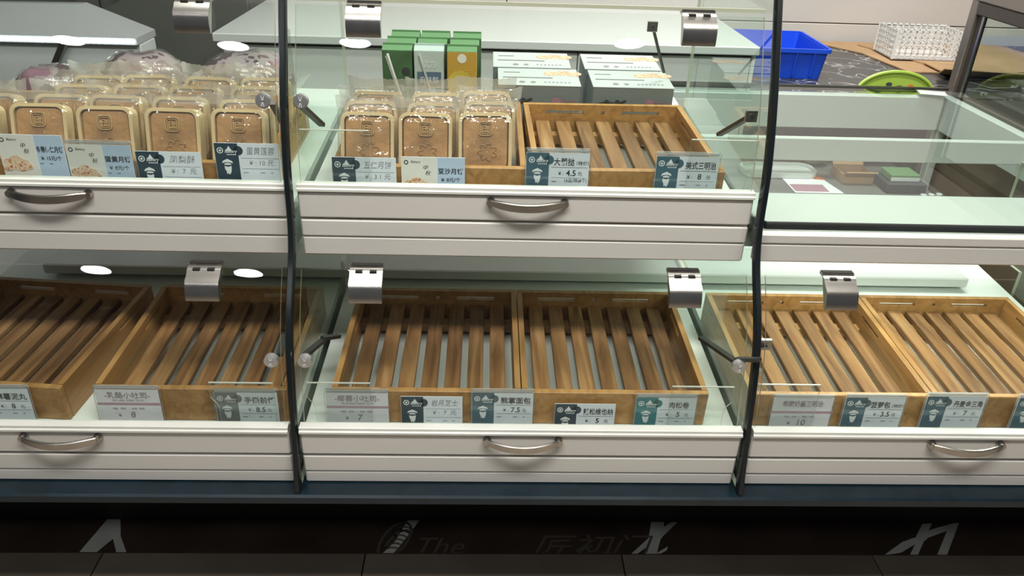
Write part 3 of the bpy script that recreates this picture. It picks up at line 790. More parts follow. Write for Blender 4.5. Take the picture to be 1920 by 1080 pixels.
# ------------------------------------------------------------------ gift boxes
def giftbox(x, y, w_, lab, z=None):
    z = deckU(y) + 0.001 if z is None else z
    t = thing('gift_box', lab, 'box', (x, y, z), (TILTU, 0, 0), 'printed cake gift boxes')
    D_, H_ = 0.122, 0.103; h = w_ / 2
    MB().box(-h, h, 0, D_, 0, H_ - 0.003, c=0.0015).build('box_body', MBOXF, t)
    MB().box(-h - .001, h + .001, -0.001, D_ + .001, H_ - 0.0028, H_, c=0.0008).build('lid', MBOX, t)
    zt = H_ + 0.0004
    b = MB(); b.box(-h + 0.01, h * 0.35, 0.050, 0.054, H_, zt); b.box(-h + .012, -h + .05, 0.088, 0.091, H_, zt); b.build('printed_line', MBRANCH, t)
    b = MB(); b.disc((-h * .42, 0.020, zt), 0.007, 'z', 14); b.disc((-h * .15, 0.020, zt), 0.006, 'z', 14)
    for q in range(7): b.box(h * .12 + .009 * q, h * .12 + .009 * q + .005, 0.018, 0.024, H_, zt)
    b.build('printed_mark', MINKG, t)
    b = MB()
    for q in range(3):
        b.prism([(h * .36 + .024 * q + .020 * math.cos(a * PI / 7), 0.085 + .016 * math.sin(a * PI / 7) + .004 * (q % 2)) for a in range(14)], H_, zt + .0002 * q, 'z')
    b.build('printed_picture', MORANGE, t)
    b = MB()
    b.tube([(-h + .006, -.0012, .062), (-h + .03, -.0012, .069), (-h + .055, -.0012, .065), (-h + .075, -.0012, .073)], .0022, 5)
    for q in range(5): b.disc((-h + .02 + .012 * q, -.0012, .056 + .012 * (q % 2)), .006, 'y', 7)
    b.build('printed_branch', MBRANCH, t)
    b = MB(); b.disc((h * .42, -.0012, .066), .011, 'y', 18); put_text(b, 'bakery', h * .72, .068, .013, -.0014, maxw=.04); b.build('printed_logo', MPINK, t, recalc=False)
giftbox(0.041, 0.605, 0.182, 'white topped gift box in front, next to the drink cartons'); giftbox(0.250, 0.605, 0.180, 'white topped gift box in front, behind the egg tart tray corner')
giftbox(0.030, 0.738, 0.182, 'white topped gift box behind the one next to the drink cartons'); giftbox(0.245, 0.738, 0.180, 'white topped gift box behind the one at the tray corner')

# ------------------------------------------------------------------ bread bags
def pillow(name, lab, loc, sx, sy, sz, seed, rz=0.0, ry=0.0):
    t = thing(name, lab, 'bread bag', loc, (0, ry, rz), 'printed bread bags')
    b = MB(); nu, nv = 28, 14
    for j in range(nv + 1):
        for i in range(nu):
            a = 2 * PI * i / nu; v_ = -1 + 2 * j / nv
            e = max(0.02, (1 - abs(v_) ** 2.6)) ** .5
            q = mnoise.noise(Vector((math.cos(a) * 1.6 + seed, math.sin(a) * 1.6, v_ * 2.2)))
            q2 = mnoise.noise(Vector((math.cos(a) * 4 + seed, math.sin(a) * 4, v_ * 6)))
            r_ = 1 + 0.14 * q + 0.05 * q2
            ca, sa = math.cos(a), math.sin(a)
            b.v.append((v_ * sx / 2, sy / 2 * e * r_ * math.copysign(abs(ca) ** .8, ca), sz / 2 + sz / 2 * (0.06 + .94 * e) * r_ * math.copysign(abs(sa) ** .8, sa)))
    for j in range(nv):
        for i in range(nu):
            b.f.append((j * nu + i, j * nu + (i + 1) % nu, (j + 1) * nu + (i + 1) % nu, (j + 1) * nu + i)); b.m.append(0)
    b.f.append(tuple(range(nu))[::-1]); b.m.append(0); b.f.append(tuple(nv * nu + i for i in range(nu))); b.m.append(0)
    b.build('loaf_wrap', MBREAD, t, True)
    c = MB()
    for s_ in (-1, 1):
        x = s_ * sx / 2
        c.add([(x, -sy * .3, sz * .5), (x, sy * .3, sz * .55), (x + s_ * .022, sy * .38, sz * .62), (x + s_ * .024, -sy * .36, sz * .5)], [(0, 1, 2, 3)])
    c.build('sealed_end', MCRIMP, t, recalc=False)
    # loose clear overwrap
    d = MB()
    for (x, y, z) in b.v: d.v.append((x * 1.05, y * 1.04, sz / 2 + (z - sz / 2) * 1.05 + sz * .03 * mnoise.noise(Vector((x * 40, y * 40, seed)))))
    d.f = b.f[:]; d.m = b.m[:]; d.build('film', MBAG, t, True)
    return t
def on_deck(x, y): return (x, y, deckU(y) + 0.006)
pillow('bread_bag', 'mauve printed bread bag behind the mooncakes under the downlight glare', on_deck(-0.845, 0.660), 0.185, 0.15, 0.128, 1, 0.12)
pillow('bread_bag', 'mauve printed bread bag nearest the divider behind the mooncakes', on_deck(-0.610, 0.655), 0.205, 0.16, 0.135, 4, -0.10)
pillow('bread_bag', 'small mauve bread bag just behind the mooncake columns', on_deck(-1.055, 0.660), 0.14, 0.12, 0.095, 7, 0.15)

# ------------------------------------------------------------------ price cards
CW = 0.113
def base_of(tier, y): return (deckL(y) if tier == 'L' else deckU(y)) + 0.0008
def price_card(tier, x, ztop, kind, title, price, lab, panel=None, hand=False, sleeve=True, small='', sub='', rz=0.0, tw=None, wide=CW):
    y = 0.0365 if tier == 'L' else 0.1985
    z0 = base_of(tier, y); H = ztop - z0
    t = thing('price_card', lab, 'price card', (x, y, z0), (-0.035, 0, rz), 'price cards along the case fronts')
    W_ = wide; h = W_ / 2; T = H
    face = -0.0008
    card = MB().box(-h, h, -0.0006, 0.0006, 0.002, H - (0.005 if sleeve else 0)).build('card', MCARDP if kind == 'pink' else MCARD, t)
    T = H - (0.005 if sleeve else 0)
    VIS = T - 0.075   # lowest printed height
    ink = MB(); e = face - 0.0003
    if kind == 'teal':
        p = panel or MTEAL
        b = MB(); lo = max(0.004, VIS)
        b.prism([(-h + .0005, T - .0005), (-h + .0005, lo), (-h + .041, lo), (-h + .041, T - .0005)], face, -0.0006, 'y')
        b.disc((-h + .041, face + .0001, T - .0135), .0085, 'y', 20, .0002)
        b.build('colour_panel', p, card)
        b = MB()
        # round seal, mountain-like crest with script, and the moustached cap figure of the print
        ring(b, rrect(.011, .011, .0054, 4, -h + .010, T - .0135), rrect(.008, .008, .0039, 4, -h + .010, T - .0135), e, face)
        b.disc((-h + .010, e, T - .0135), .0022, 'y', 10)
        b.add([(-h + .020, e, T - .014), (-h + .0255, e, T - .005), (-h + .031, e, T - .014)], [(0, 1, 2)])
        put_text(b, 'Bakery', -h + .029, T - .0155, .0085, e - .0001, maxw=.022, bold=.012, shear=.3)
        for q in range(5): b.add([(-h + .021 + .0034 * q, e, T - .0215), (-h + .0235 + .0034 * q, e, T - .0215), (-h + .0235 + .0034 * q, e, T - .0198), (-h + .021 + .0034 * q, e, T - .0198)], [(0, 1, 2, 3)])
        cx = -h + .0205
        def pp(pts): b.add([(cx + px, e, T - pz) for px, pz in pts], [tuple(range(len(pts)))])
        pp([(-.0095, .0365), (-.008, .0325), (-.003, .0300), (0, .0285), (.003, .0300), (.008, .0325), (.0095, .0365), (.004, .0348), (-.004, .0348)])
        pp([(-.0062, .0375), (-.002, .0362), (.002, .0362), (.0062, .0375), (.0055, .0395), (-.0055, .0395)])
        pp([(-.0062, .0415), (0, .0432), (.0062, .0415), (.0058, .0475), (.0045, .0535), (.0015, .0575), (-.001, .0545), (-.003, .0570), (-.0035, .0510), (-.0056, .0475)])
        b.build('emblem', MWHITE, card, recalc=False)
        cxr = -h + .041 + (W_ - .041) / 2 + .003; wr = W_ - .041 - .012
        if hand:
            put_text(ink, title, cxr, T - .0135, .0150, e, maxw=tw or wr * .82, shear=.18, bold=-.008)
            put_text(ink, price, cxr, T - .035, .0120, e, maxw=wr * .75, shear=.1, bold=-.006)
        else:
            if small:
                put_text(ink, title, cxr - .012, T - .0165, .0150, e, maxw=tw or wr * .62, bold=.014)
                put_text(ink, small, cxr + wr / 2 - .009, T - .0185, .0085, e, maxw=.022, bold=.004)
            else:
                put_text(ink, title, cxr + .001, T - .0165, .0150, e, maxw=tw or wr * .92, bold=.014)
            put_text(ink, '\u00a5 :', cxr - .017, T - .0375, .0095, e)
            put_text(ink, price, cxr + .001, T - .0370, .0150, e, bold=.016)
            put_text(ink, '\u5143', cxr + .017, T - .0385, .0085, e)
        if sub: put_text(ink, sub, cxr + .010, T - .0510, .0085, e, maxw=.04, bold=.004)
        for zz in (.0265, .0455): ink.add([(-h + .045, e, T - zz), (h - .003, e, T - zz), (h - .003, e, T - zz - .0005), (-h + .045, e, T - zz - .0005)], [(0, 1, 2, 3)])
        for xx, ww in ((-.010, .009), (.020, .008), (.038, .004)): ink.add([(xx, e, T - .0525), (xx + ww, e, T - .0525), (xx + ww, e, T - .0535), (xx, e, T - .0535)], [(0, 1, 2, 3)])
        ink.build('lettering', MINKG if hand and panel is MNAVY else MINK, card, recalc=False)
    elif kind == 'pink':
        b = MB(); b.box(-h, h, face, -0.0006, T - .0345, T - .029); b.build('colour_band', MPINK, card)
        put_text(ink, title, 0, T - .0125, .0145, e, maxw=W_ * .72, bold=.004)
        put_text(ink, small, 0, T - .0235, .0062, e, maxw=W_ * .55)
        for xx, ww in ((-.026, .007), (-.012, .013), (.008, .005), (.022, .006)): put_text(ink, '\u7279\u9009', xx, T - .0415, .0048, e)
        put_text(ink, '\u00a5', -.020, T - .0560, .010, e)
        put_text(ink, price, .004, T - .0545, .0190, e, shear=.1)
        ink.build('lettering', MINKP, card, recalc=False)
    else:
        b = MB(); b.prism([(.008, T - .0005), (.008, .003), (h - .0005, .003), (h - .0005, T - .0005)], face, -0.0006, 'y'); b.build('colour_panel', MSKY, card)
        b = MB(); b.prism([(-h + .0005, T - .0005), (-h + .0005, .003), (.006, .003), (.006, T - .0005)], face, -0.0006, 'y'); b.build('colour_panel', MCREAM, card)
        b = MB()
        for q, (px, pz, r_) in enumerate(((-.043, .050, .011), (-.030, .044, .011), (-.019, .050, .011), (-.037, .056, .012), (-.024, .058, .013), (-.012, .057, .009), (-.047, .060, .009))):
            b.prism([(px + r_ * math.cos(a * PI / 6), T - pz + .62 * r_ * math.sin(a * PI / 6)) for a in range(12)], e - .0001 * q, face, 'y')
        b.build('printed_mooncakes', MORANGE, card)
        ring(ink, rrect(.008, .008, .0038, 3, -h + .009, T - .010), rrect(.005, .005, .0024, 3, -h + .009, T - .010), e, face)
        put_text(ink, 'Bakery', -h + .026, T - .0095, .0062, e, shear=.3)
        put_text(ink, '\u4e2d', -.013, T - .0190, .010, e, shear=.3); put_text(ink, '\u79cb', -.009, T - .0290, .010, e, shear=.3)
        put_text(ink, title, .0315, T - .0255, .0115, e, maxw=.046, bold=.02)
        put_text(ink, price, .0315, T - .0410, .0090, e, maxw=.036, bold=.014)
        for xx in (.010, .026): ink.add([(xx, e, T - .0505), (xx + .006, e, T - .0505), (xx + .006, e, T - .0515), (xx, e, T - .0515)], [(0, 1, 2, 3)])
        ink.build('lettering', MINK, card, recalc=False)
    if sleeve:
        b = MB(); o = rrect(W_ + .006, H + .003, .005, 3, 0, H / 2 + .0015)
        n = len(o)
        b.v = [(p[0], -.0016, p[1]) for p in o] + [(p[0], .0016, p[1]) for p in o]
        b.f = [tuple(range(n))[::-1], tuple(range(n, 2 * n))]; b.m = [0, 0]
        for i in range(n): b.f.append((i, (i + 1) % n, n + (i + 1) % n, n + i)); b.m.append(1)
        b.build('sleeve', [MSLEEVE, MSLEDGE], t)
        MB().box(-h + .001, h - .001, -.0021, .0021, H - .0035, H + .0008, c=.0008).build('sleeve_lip', MSLEDGE, t)
    return t
price_card('U', -0.865, .986, 'art', '\u51ac\u84c9\u4f0d\u4ec1\u6708\u997c', '\u00a5: 15\u5143/\u4e2a', 'illustrated mooncake price card reading 15 yuan, pale blue right half', sleeve=False, rz=-.02)
price_card('U', -0.751, .976, 'art', '\u86cb\u9ec4\u6708\u997c', '\u00a5: 8\u5143/\u4e2a', 'illustrated mooncake price card reading 8 yuan in a glossy sleeve, beside the 15 yuan card', rz=-.02)
price_card('U', -0.632, .961, 'teal', '\u51e4\u68a8\u9165', '\u00a5 :  7  \u5143', 'handwritten price card reading 7 yuan with faded navy panel, in front of mooncakes', MNAVY, True, False)
price_card('U', -0.494, .979, 'teal', '\u86cb\u9ec4\u83b2\u84c9', '\u00a5 : 10 \u5143', 'handwritten price card reading 10 yuan with faded navy panel, beside the divider', MNAVY, True, False)
price_card('U', -0.291, .958, 'teal', '\u4e94\u4ec1\u6708\u997c', '\u00a5 : 3.1 \u5143', 'handwritten price card with faded navy panel in the middle case, under a clear holder', MNAVY, True, False)
price_card('U', -0.169, .961, 'art', '\u8c46\u6c99\u6708\u997c', '\u00a5: 8\u5143/\u4e2a', 'illustrated bean paste mooncake price card reading 8 yuan in the middle case', sleeve=False)
price_card('U', 0.053, .979, 'teal', '\u5927\u8461\u631e', '4.5', 'teal price card reading 4.5 yuan in front of the empty upper tray', MTEAL, small='\uff08\u7279\u4ef7\uff09', sub='16\u5143/\u6392(4\u4e2a)')
price_card('U', 0.286, .977, 'teal', '\u7f8e\u5f0f\u4e09\u660e\u6cbb', '8', 'teal price card reading 8 yuan at the corner of the empty upper tray', MTEAL)
price_card('L', -0.948, .573, 'teal', '\u9ebb\u85af\u6ce5\u4e38', '8', 'teal price card reading 8 yuan, partly out of view, lower deck', MTEAL)
price_card('L', -0.717, .574, 'pink', '-\u4e73\u916a\u5c0f\u5410\u53f8-', '8', 'mauve banded toast price card standing in front of the dark lower tray', small='RU LAO XIAO TU SI', rz=0.0)
price_card('L', -0.505, .570, 'teal', '\u624b\u6495\u524d\u4efb', '8.5', 'price card reading 8.5 yuan, teal panel greyed with painted glare, behind a clear holder', MGREYT)
price_card('L', -0.304, .572, 'pink', '-\u6930\u84c9\u5c0f\u5410\u53f8-', '7', 'mauve banded toast price card under lamp glare in the lower middle bay', small='YE RONG XIAO TU SI')
price_card('L', -0.168, .560, 'teal', '\u5ca9\u6708\u829d\u58eb', '\u00a5 :  7  \u5143', 'handwritten price card reading 7 yuan with dark panel, lower middle bay', MNAVY, True, False)
price_card('L', -0.038, .575, 'teal', '\u718a\u638c\u9762\u5305', '7.5', 'teal price card reading 7.5 yuan in a glossy sleeve, lower middle bay', MTEAL)
price_card('L', 0.116, .547, 'teal', '\u8fa3\u677e\u7ef4\u4e5f\u7eb3', '5', 'low dark teal price card reading 5 yuan, sunk behind the ledge', MNAVY, sleeve=False)
price_card('L', 0.266, .568, 'teal', '\u8089\u677e\u5377', '5', 'bright teal price card reading 5 yuan behind a clear holder', MTEALB, tw=.038)
price_card('L', 0.523, .570, 'pink', '\u00b7\u7126\u7cd6\u5976\u9171\u4e09\u660e\u6cbb\u00b7', '10', 'mauve banded price card reading 10 yuan behind two clear holders', small='')
price_card('L', 0.659, .573, 'teal', '\u83e0\u841d\u5305', '3.5', 'teal price card reading 3.5 yuan in front of the pale trays', MTEAL, small='\uff08\u7279\u4ef7\uff09')
price_card('L', 0.812, .577, 'teal', '\u4e39\u9ea6\u91d1\u4e09\u89d2', '7', 'teal triangle pastry price card reading 7 yuan above the drawer handle', MTEAL)
price_card('L', 0.988, .576, 'teal', '\u5976\u9165\u5305', '6', 'price card almost out of view at the edge of the low case', MTEAL)

# empty clear acrylic holders
def holder(tier, x, ztop, lab, flip=1, wide=0.115):
    y = 0.0325 if tier == 'L' else 0.1945
    z0 = base_of(tier, y); H = ztop - z0; h = wide / 2
    t = thing('sign_holder', lab, 'sign holder', (x, y, z0), (0.0, 0, 0), 'empty clear sign holders')
    pts = [(-h, H), (h, H), (h, 0.002), (-h + .012, 0.002), (-h + .012, H * .45), (-h + .009, H * .55), (-h + .003, H * .62), (-h, H * .68)]
    if flip < 0: pts = [(-a, c) for a, c in pts][::-1]
    MB().prism(pts, -0.0010, 0.0010, 'y', 0, 1).build('plate', [MACRYL, MACEDGE], t)
    MB().box(-h + .001, h - .001, -0.0016, 0.0016, H - .0012, H + .0002).build('top_rim', MACEDGE, t)
    return t
holder('U', -0.338, 1.009, 'empty clear acrylic sign holder in front of the middle case mooncakes', wide=.12)
holder('U', 0.345, 1.006, 'empty clear acrylic sign holder beside the 8 yuan sandwich card', -1, .12)
holder('L', -0.508, .591, 'clear acrylic sign holder in front of the glare-greyed 8.5 yuan card')
holder('L', -0.334, .593, 'clear acrylic sign holder in front of the glaring mauve toast card')
holder('L', 0.328, .593, 'clear acrylic sign holder overlapping the bright teal 5 yuan card', -1)
holder('L', 0.487, .600, 'taller clear acrylic sign holder near the black seal, low case')

# ------------------------------------------------------------------ glass topped counter above the low case
gt = thing('glass_counter', 'white framed counter with a clear glass top and dark front edge, above the low case', 'counter', (0, 0, 0))
X0, X1 = 0.448, 1.325
fp = [(X0 - .018, .232), (X0 + .004, .205), (X1 + .6, .205), (X1 + .6, .213), (X0 + .008, .213), (X0 - .010, .236)]
MB().prism([(X0 - .012, .233), (X0 + .006, .2085), (1.36, .2085), (1.36, 1.27), (X0 - .012, 1.27)], 0.838, 0.846, 'z').build('glass_top', MTOP, gt)
MB().prism([(X0 - .014, .60), (X0 - .014, .232), (X0 + .0055, .207), (1.36, .207), (1.36, .2022), (X0 + .003, .2022), (X0 - .019, .231), (X0 - .019, .60)], 0.8335, 0.8475, 'z').build('edge_seal', MSEAL, gt)
MB().box(X0, 1.32, .218, .384, 0.822, 0.8365, c=.002).build('front_board', MFROST, gt)
MB().box(X0, 1.32, .765, .785, 0.778, 0.8365, c=.002).build('middle_rail', MCTR, gt)
MB().box(X0, 1.32, 1.205, 1.24, 0.735, 0.8365, c=.002).build('back_rail', MCTR, gt)
MB().box(1.322, 1.352, .218, 1.24, 0.735, 0.8365, c=.002).build('side_rail', MCTR, gt)
MB().box(X0, 1.36, 1.272, 1.280, 0.834, 0.850).build('rear_trim', MSTEELD, gt)
for x in (X0 + .012, 1.337):
    MB().box(x - .012, x + .012, 1.205, 1.24, 0.0, 0.734, c=.002).build('leg', MCTR, gt)
nt = thing('notice_card', 'small white notice in a clear sleeve lying on the glass counter', 'notice', (1.285, 1.215, 0.847), (0, 0, -.25))
MB().box(-.045, .035, -.025, .025, 0, .0012).build('paper', MWHITE, nt)
MB().box(-.05, .09, -.03, .03, 0.0013, .0025).build('sleeve', MSLEEVE, nt)

# low back shelf with odds and ends seen through the glass top
ls = tag(MB().box(0.50, 1.318, 0.93, 1.42, 0.535, 0.56, c=.003).build('back_shelf', MSHELF), 'grey low shelf seen through the glass top of the counter', 'shelf')
ZS = 0.5608
wt = thing('chopping_tray', 'white rounded plastic tray on the low shelf under the glass counter', 'tray', (0.875, 1.275, ZS), (0, 0, 0.0))
MB().prism(rrect(0.23, 0.10, 0.035, 6), 0, 0.010, 'z').build('tray_base', MCTR, wt)
b = MB(); ring(b, rrect(0.24, 0.11, 0.038, 6), rrect(0.222, 0.092, 0.032, 6), 0, 0.016)
b2 = MB(); b2.v = [(x, z, y + 0.003) for x, y, z in b.v]; b2.f = b.f; b2.m = b.m
b2.build('rim', MCTR, wt)
t = thing('paper_leaflet', 'white leaflet with a green and orange corner print beside the white tray', 'leaflet', (1.005, 1.20, ZS), (0, 0, 0))
MB().prism([(-.13, -.10), (.022, -.10), (-.012, .10), (-.13, .10)], 0, .0015, 'z').build('paper', MWHITE, t)
MB().prism([(-.03, .02), (.006, .012), (.004, .03), (-.004, .06), (-.035, .045)], .0016, .0022, 'z').build('printed_patch', MFRUIT, t)
MB().prism([(-.035, .047), (-.0045, .062), (-.012, .10), (-.045, .10)], .0016, .0022, 'z').build('printed_patch', MLIME, t)
MB().prism([(-.125, -.09), (-.02, -.09), (-.02, -.03), (-.125, -.03)], .0016, .0022, 'z').build('printed_patch', MPINK, t)
def openbox(name, lab, cat, loc, sx, sy, sz, m, rz=0, flaps=True):
    t = thing(name, lab, cat, loc, (0, 0, rz))
    b = MB(); w_ = .004
    b.box(-sx, sx, -sy, sy, 0, w_); b.box(-sx, sx, -sy, -sy + w_, w_, sz); b.box(-sx, sx, sy - w_, sy, w_, sz)
    b.box(-sx, -sx + w_, -sy + w_, sy - w_, w_, sz); b.box(sx - w_, sx, -sy + w_, sy - w_, w_, sz); b.build('box_body', m, t)
    if flaps:
        MB().prism([(-sy, sz), (-sy - .02, sz + .012), (-sy - .018, sz + .016), (-sy + .003, sz + .003)], -sx, sx, 'x').build('flap', m, t)
        MB().prism([(sy, sz), (sy + .02, sz + .02), (sy + .017, sz + .023), (sy - .003, sz + .003)], -sx, sx, 'x').build('flap', m, t)
    return t
openbox('cardboard_box', 'small open brown cardboard box on the low shelf under the glass counter', 'box', (1.105, 1.235, ZS), .050, .045, .030, MCARDB)
def bundle(lab, loc, sx, sy, sz, m, seed):
    b = MB(); nu, nv = 16, 10
    for j in range(nv + 1):
        for i in range(nu):
            a = 2 * PI * i / nu; v_ = -1 + 2 * j / nv; e = max(.05, 1 - abs(v_) ** 3) ** .5
            q = 1 + .18 * mnoise.noise(Vector((math.cos(a) * 2 + seed, math.sin(a) * 2, v_ * 3)))
            b.v.append((v_ * sx, sy * e * q * math.cos(a), sz * 1.18 + sz * e * q * math.sin(a)))
    for j in range(nv):
        for i in range(nu): b.f.append((j * nu + i, j * nu + (i + 1) % nu, (j + 1) * nu + (i + 1) % nu, (j + 1) * nu + i)); b.m.append(0)
    b.f.append(tuple(range(nu))); b.m.append(0); b.f.append(tuple(nv * nu + i for i in range(nu))); b.m.append(0)
    o = b.build('ingredient_bag', m, None, True, loc=loc); return tag(o, lab, 'bag')
bundle('olive patterned ingredient bag behind the white leaflet on the low shelf', (1.02, 1.36, ZS), .055, .028, .024, MOLIVE, 2)
bundle('olive patterned ingredient bag behind the small cardboard box on the low shelf', (1.145, 1.36, ZS), .060, .026, .024, MOLIVE, 5)
t = thing('packing_box', 'charcoal box with a green printed carton on top, on the low shelf', 'box', (1.225, 1.17, ZS))
MB().box(-.062, .062, -.060, .055, 0, .030, c=.002).build('box_body', MDGREY, t)
MB().box(-.045, .045, -.035, .040, .0305, .052, c=.002).build('inner_carton', MGREENT, t); MB().box(-.045, .045, -.0362, -.0352, .032, .043).build('printed_panel', MWHITE, t)
t = thing('paper_cup_row', 'three small white paper cups in a row by the charcoal box', 'paper cups', (1.275, 1.055, ZS))
for i in range(3):
    b = MB()
    for j, (r_, z) in enumerate(((.006, 0), (.0075, .012), (.009, .02))):
        for q in range(12):
            a = 2 * PI * q / 12; b.v.append((i * .026 - .026 + (r_ + .0012 * (q % 2)) * math.cos(a), .004 * i + (r_ + .0012 * (q % 2)) * math.sin(a), z))
    for j in range(2):
        for q in range(12): b.f.append((j * 12 + q, j * 12 + (q + 1) % 12, (j + 1) * 12 + (q + 1) % 12, (j + 1) * 12 + q)); b.m.append(0)
    b.f.append(tuple(range(12))); b.m.append(0)
    b.build('paper_cup', MWHITE, t)

# ------------------------------------------------------------------ white worktop counter behind
wk = thing('white_counter', 'long white work counter with overhanging top behind the cases', 'counter')
MB().box(-0.935, 0.795, 1.41, 2.10, 0.905, 0.932, c=.003).build('worktop', MCTR, wk)
MB().box(-0.915, 0.780, 1.455, 2.09, 0.0, 0.905).build('carcass', MDARK, wk)
for i in range(3):
    MB().box(-0.915 + .565 * i + .0015, -0.915 + .565 * (i + 1) - .0015, 1.436, 1.454, 0.10, 0.893, c=.002).build('door', MDECK, wk)
MB().box(0.781, 0.793, 1.436, 2.09, 0.0, 0.904).build('end_panel', MDECK, wk)

# ------------------------------------------------------------------ black marble counter with crate, cardboard, basket
bk = thing('marble_counter', 'black counter with white marble veins behind the glass counter', 'counter')
MB().box(0.80, 2.6, 1.345, 2.27, 0.775, 0.80, c=.003).build('worktop', MMARB, bk)
MB().box(0.81, 2.6, 1.72, 2.26, 0.0, 0.774).build('carcass', MDGREY, bk)
def crate():
    t = thing('plastic_crate', 'bright blue plastic crate on the black marble counter', 'crate', (0.948, 1.72, 0.8008), (0, 0, -0.04))
    lx, ly, H_ = .140, .165, .098; w_ = .004; fl_ = .012
    def wallp(a0, a1, c0, c1): pass
    b = MB()
    o0, o1 = rrect(2 * lx - 2 * fl_, 2 * ly - 2 * fl_, .012, 4), rrect(2 * lx, 2 * ly, .014, 4)
    i0, i1 = rrect(2 * lx - 2 * fl_ - 2 * w_, 2 * ly - 2 * fl_ - 2 * w_, .010, 4), rrect(2 * lx - 2 * w_, 2 * ly - 2 * w_, .012, 4)
    n = len(o0)
    b.v = [(x, y, 0) for x, y in o0] + [(x, y, H_) for x, y in o1] + [(x, y, w_) for x, y in i0] + [(x, y, H_) for x, y in i1]
    for i in range(n):
        j = (i + 1) % n
        b.f += [(i, j, n + j, n + i), (2 * n + i, 3 * n + i, 3 * n + j, 2 * n + j), (n + i, n + j, 3 * n + j, 3 * n + i)]; b.m += [0] * 3
    b.f += [tuple(range(n))[::-1], tuple(range(2 * n, 3 * n))]; b.m += [0, 0]
    b.build('crate_body', MCRATE, t)
    b = MB(); r = MB(); ring(r, rrect(2 * lx + .016, 2 * ly + .016, .018, 4), rrect(2 * lx - .002, 2 * ly - .002, .012, 4), 0, .013)
    b.v = [(x, z, H_ - .008 + y) for x, y, z in r.v]; b.f = r.f; b.m = r.m; b.build('rim', MCRATE, t)
    for x in (-.09, -.03, .03, .09): MB().prism([(-ly + fl_ - .006, .008), (-ly - .006, H_ - .008), (-ly + .002, H_ - .008), (-ly + fl_ + .002, .008)], x - .003, x + .003, 'x').build('rib', MCRATE, t)
    for y in (-.10, 0, .10): MB().prism([(lx - fl_ - .002, .008), (lx - .002, H_ - .008), (lx + .006, H_ - .008), (lx - fl_ + .006, .008)], y - .003, y + .003, 'y').build('rib', MCRATE, t)
crate()
def sheet(lab, loc, pts, rz=0, t_=.004, fold=0.0):
    t = thing('cardboard_sheet', lab, 'cardboard', loc, (0, 0, rz), 'flattened cardboard on the marble counter')
    MB().prism(pts, 0, t_, 'z').build('sheet', MCARDB, t)
    if fold: MB().prism([(min(p[1] for p in pts) - .002, 0.0), (min(p[1] for p in pts) - .06, fold), (min(p[1] for p in pts) - .058, fold + .004), (min(p[1] for p in pts), t_)], min(p[0] for p in pts), max(p[0] for p in pts), 'x').build('flap', MCARDB, t)
    return t
sheet('brown cardboard sheet lying flat behind the blue crate', (1.43, 2.00, .8008), [(-.16, .24), (.16, .24), (.26, -.30), (.02, -.30), (-.02, .02)])
sheet('brown cardboard sheet lying under the white basket', (1.62, 1.92, .8055), [(-.14, .26), (.50, .26), (.50, -.20), (-.02, -.26)], 0.1, .004)
sheet('crumpled brown cardboard piece folded up in front of the white basket', (1.66, 1.70, .8105), [(-.12, .10), (.14, .10), (.16, -.06), (-.09, -.08)], -.2, .004, .03)
def basket():
    t = thing('plastic_basket', 'white perforated plastic basket standing on the cardboard', 'basket', (1.600, 1.965, .8105), (0.0, 0, -.05))
    lx, ly, H_ = .128, .09, .105
    def lat(n, m_, P, name):
        b = MB()
        for i in range(n + 1):
            u0, u1 = i / n - .012, i / n + .012
            b.add([P(u0, 0, 0), P(u1, 0, 0), P(u1, 1, 0), P(u0, 1, 0), P(u0, 0, 1), P(u1, 0, 1), P(u1, 1, 1), P(u0, 1, 1)], [(0, 1, 2, 3), (7, 6, 5, 4), (0, 4, 5, 1), (1, 5, 6, 2), (2, 6, 7, 3), (3, 7, 4, 0)])
        for j in range(m_ + 1):
            v0, v1 = j / m_ * .94, j / m_ * .94 + .06
            b.add([P(0, v0, 0), P(1, v0, 0), P(1, v1, 0), P(0, v1, 0), P(0, v0, 1), P(1, v0, 1), P(1, v1, 1), P(0, v1, 1)], [(0, 1, 2, 3), (7, 6, 5, 4), (0, 4, 5, 1), (1, 5, 6, 2), (2, 6, 7, 3), (3, 7, 4, 0)])
        for i in range(n):
            for j in range(m_):
                if (i * 7 + j * 3) % 3 == 0:
                    u0, u1, v0, v1 = i / n, (i + .5) / n, j / m_, (j + .6) / m_
                    b.add([P(u0, v0, .3), P(u1, v0, .3), P(u1, v1, .3), P(u0, v1, .3)], [(0, 1, 2, 3)])
        b.build(name, MBASK, t)
    lat(11, 5, lambda u, v, w_: (-lx + 2 * lx * u, -ly + .004 * w_, H_ * v), 'front_lattice')
    lat(11, 5, lambda u, v, w_: (-lx + 2 * lx * u, ly - .004 * w_, H_ * v), 'back_lattice')
    lat(7, 5, lambda u, v, w_: (-lx + .004 * w_, -ly + 2 * ly * u, H_ * v), 'side_lattice')
    lat(7, 5, lambda u, v, w_: (lx - .004 * w_, -ly + 2 * ly * u, H_ * v), 'side_lattice')
    MB().box(-lx, lx, -ly, ly, 0, .004).build('basket_base', MBASK, t)
basket()
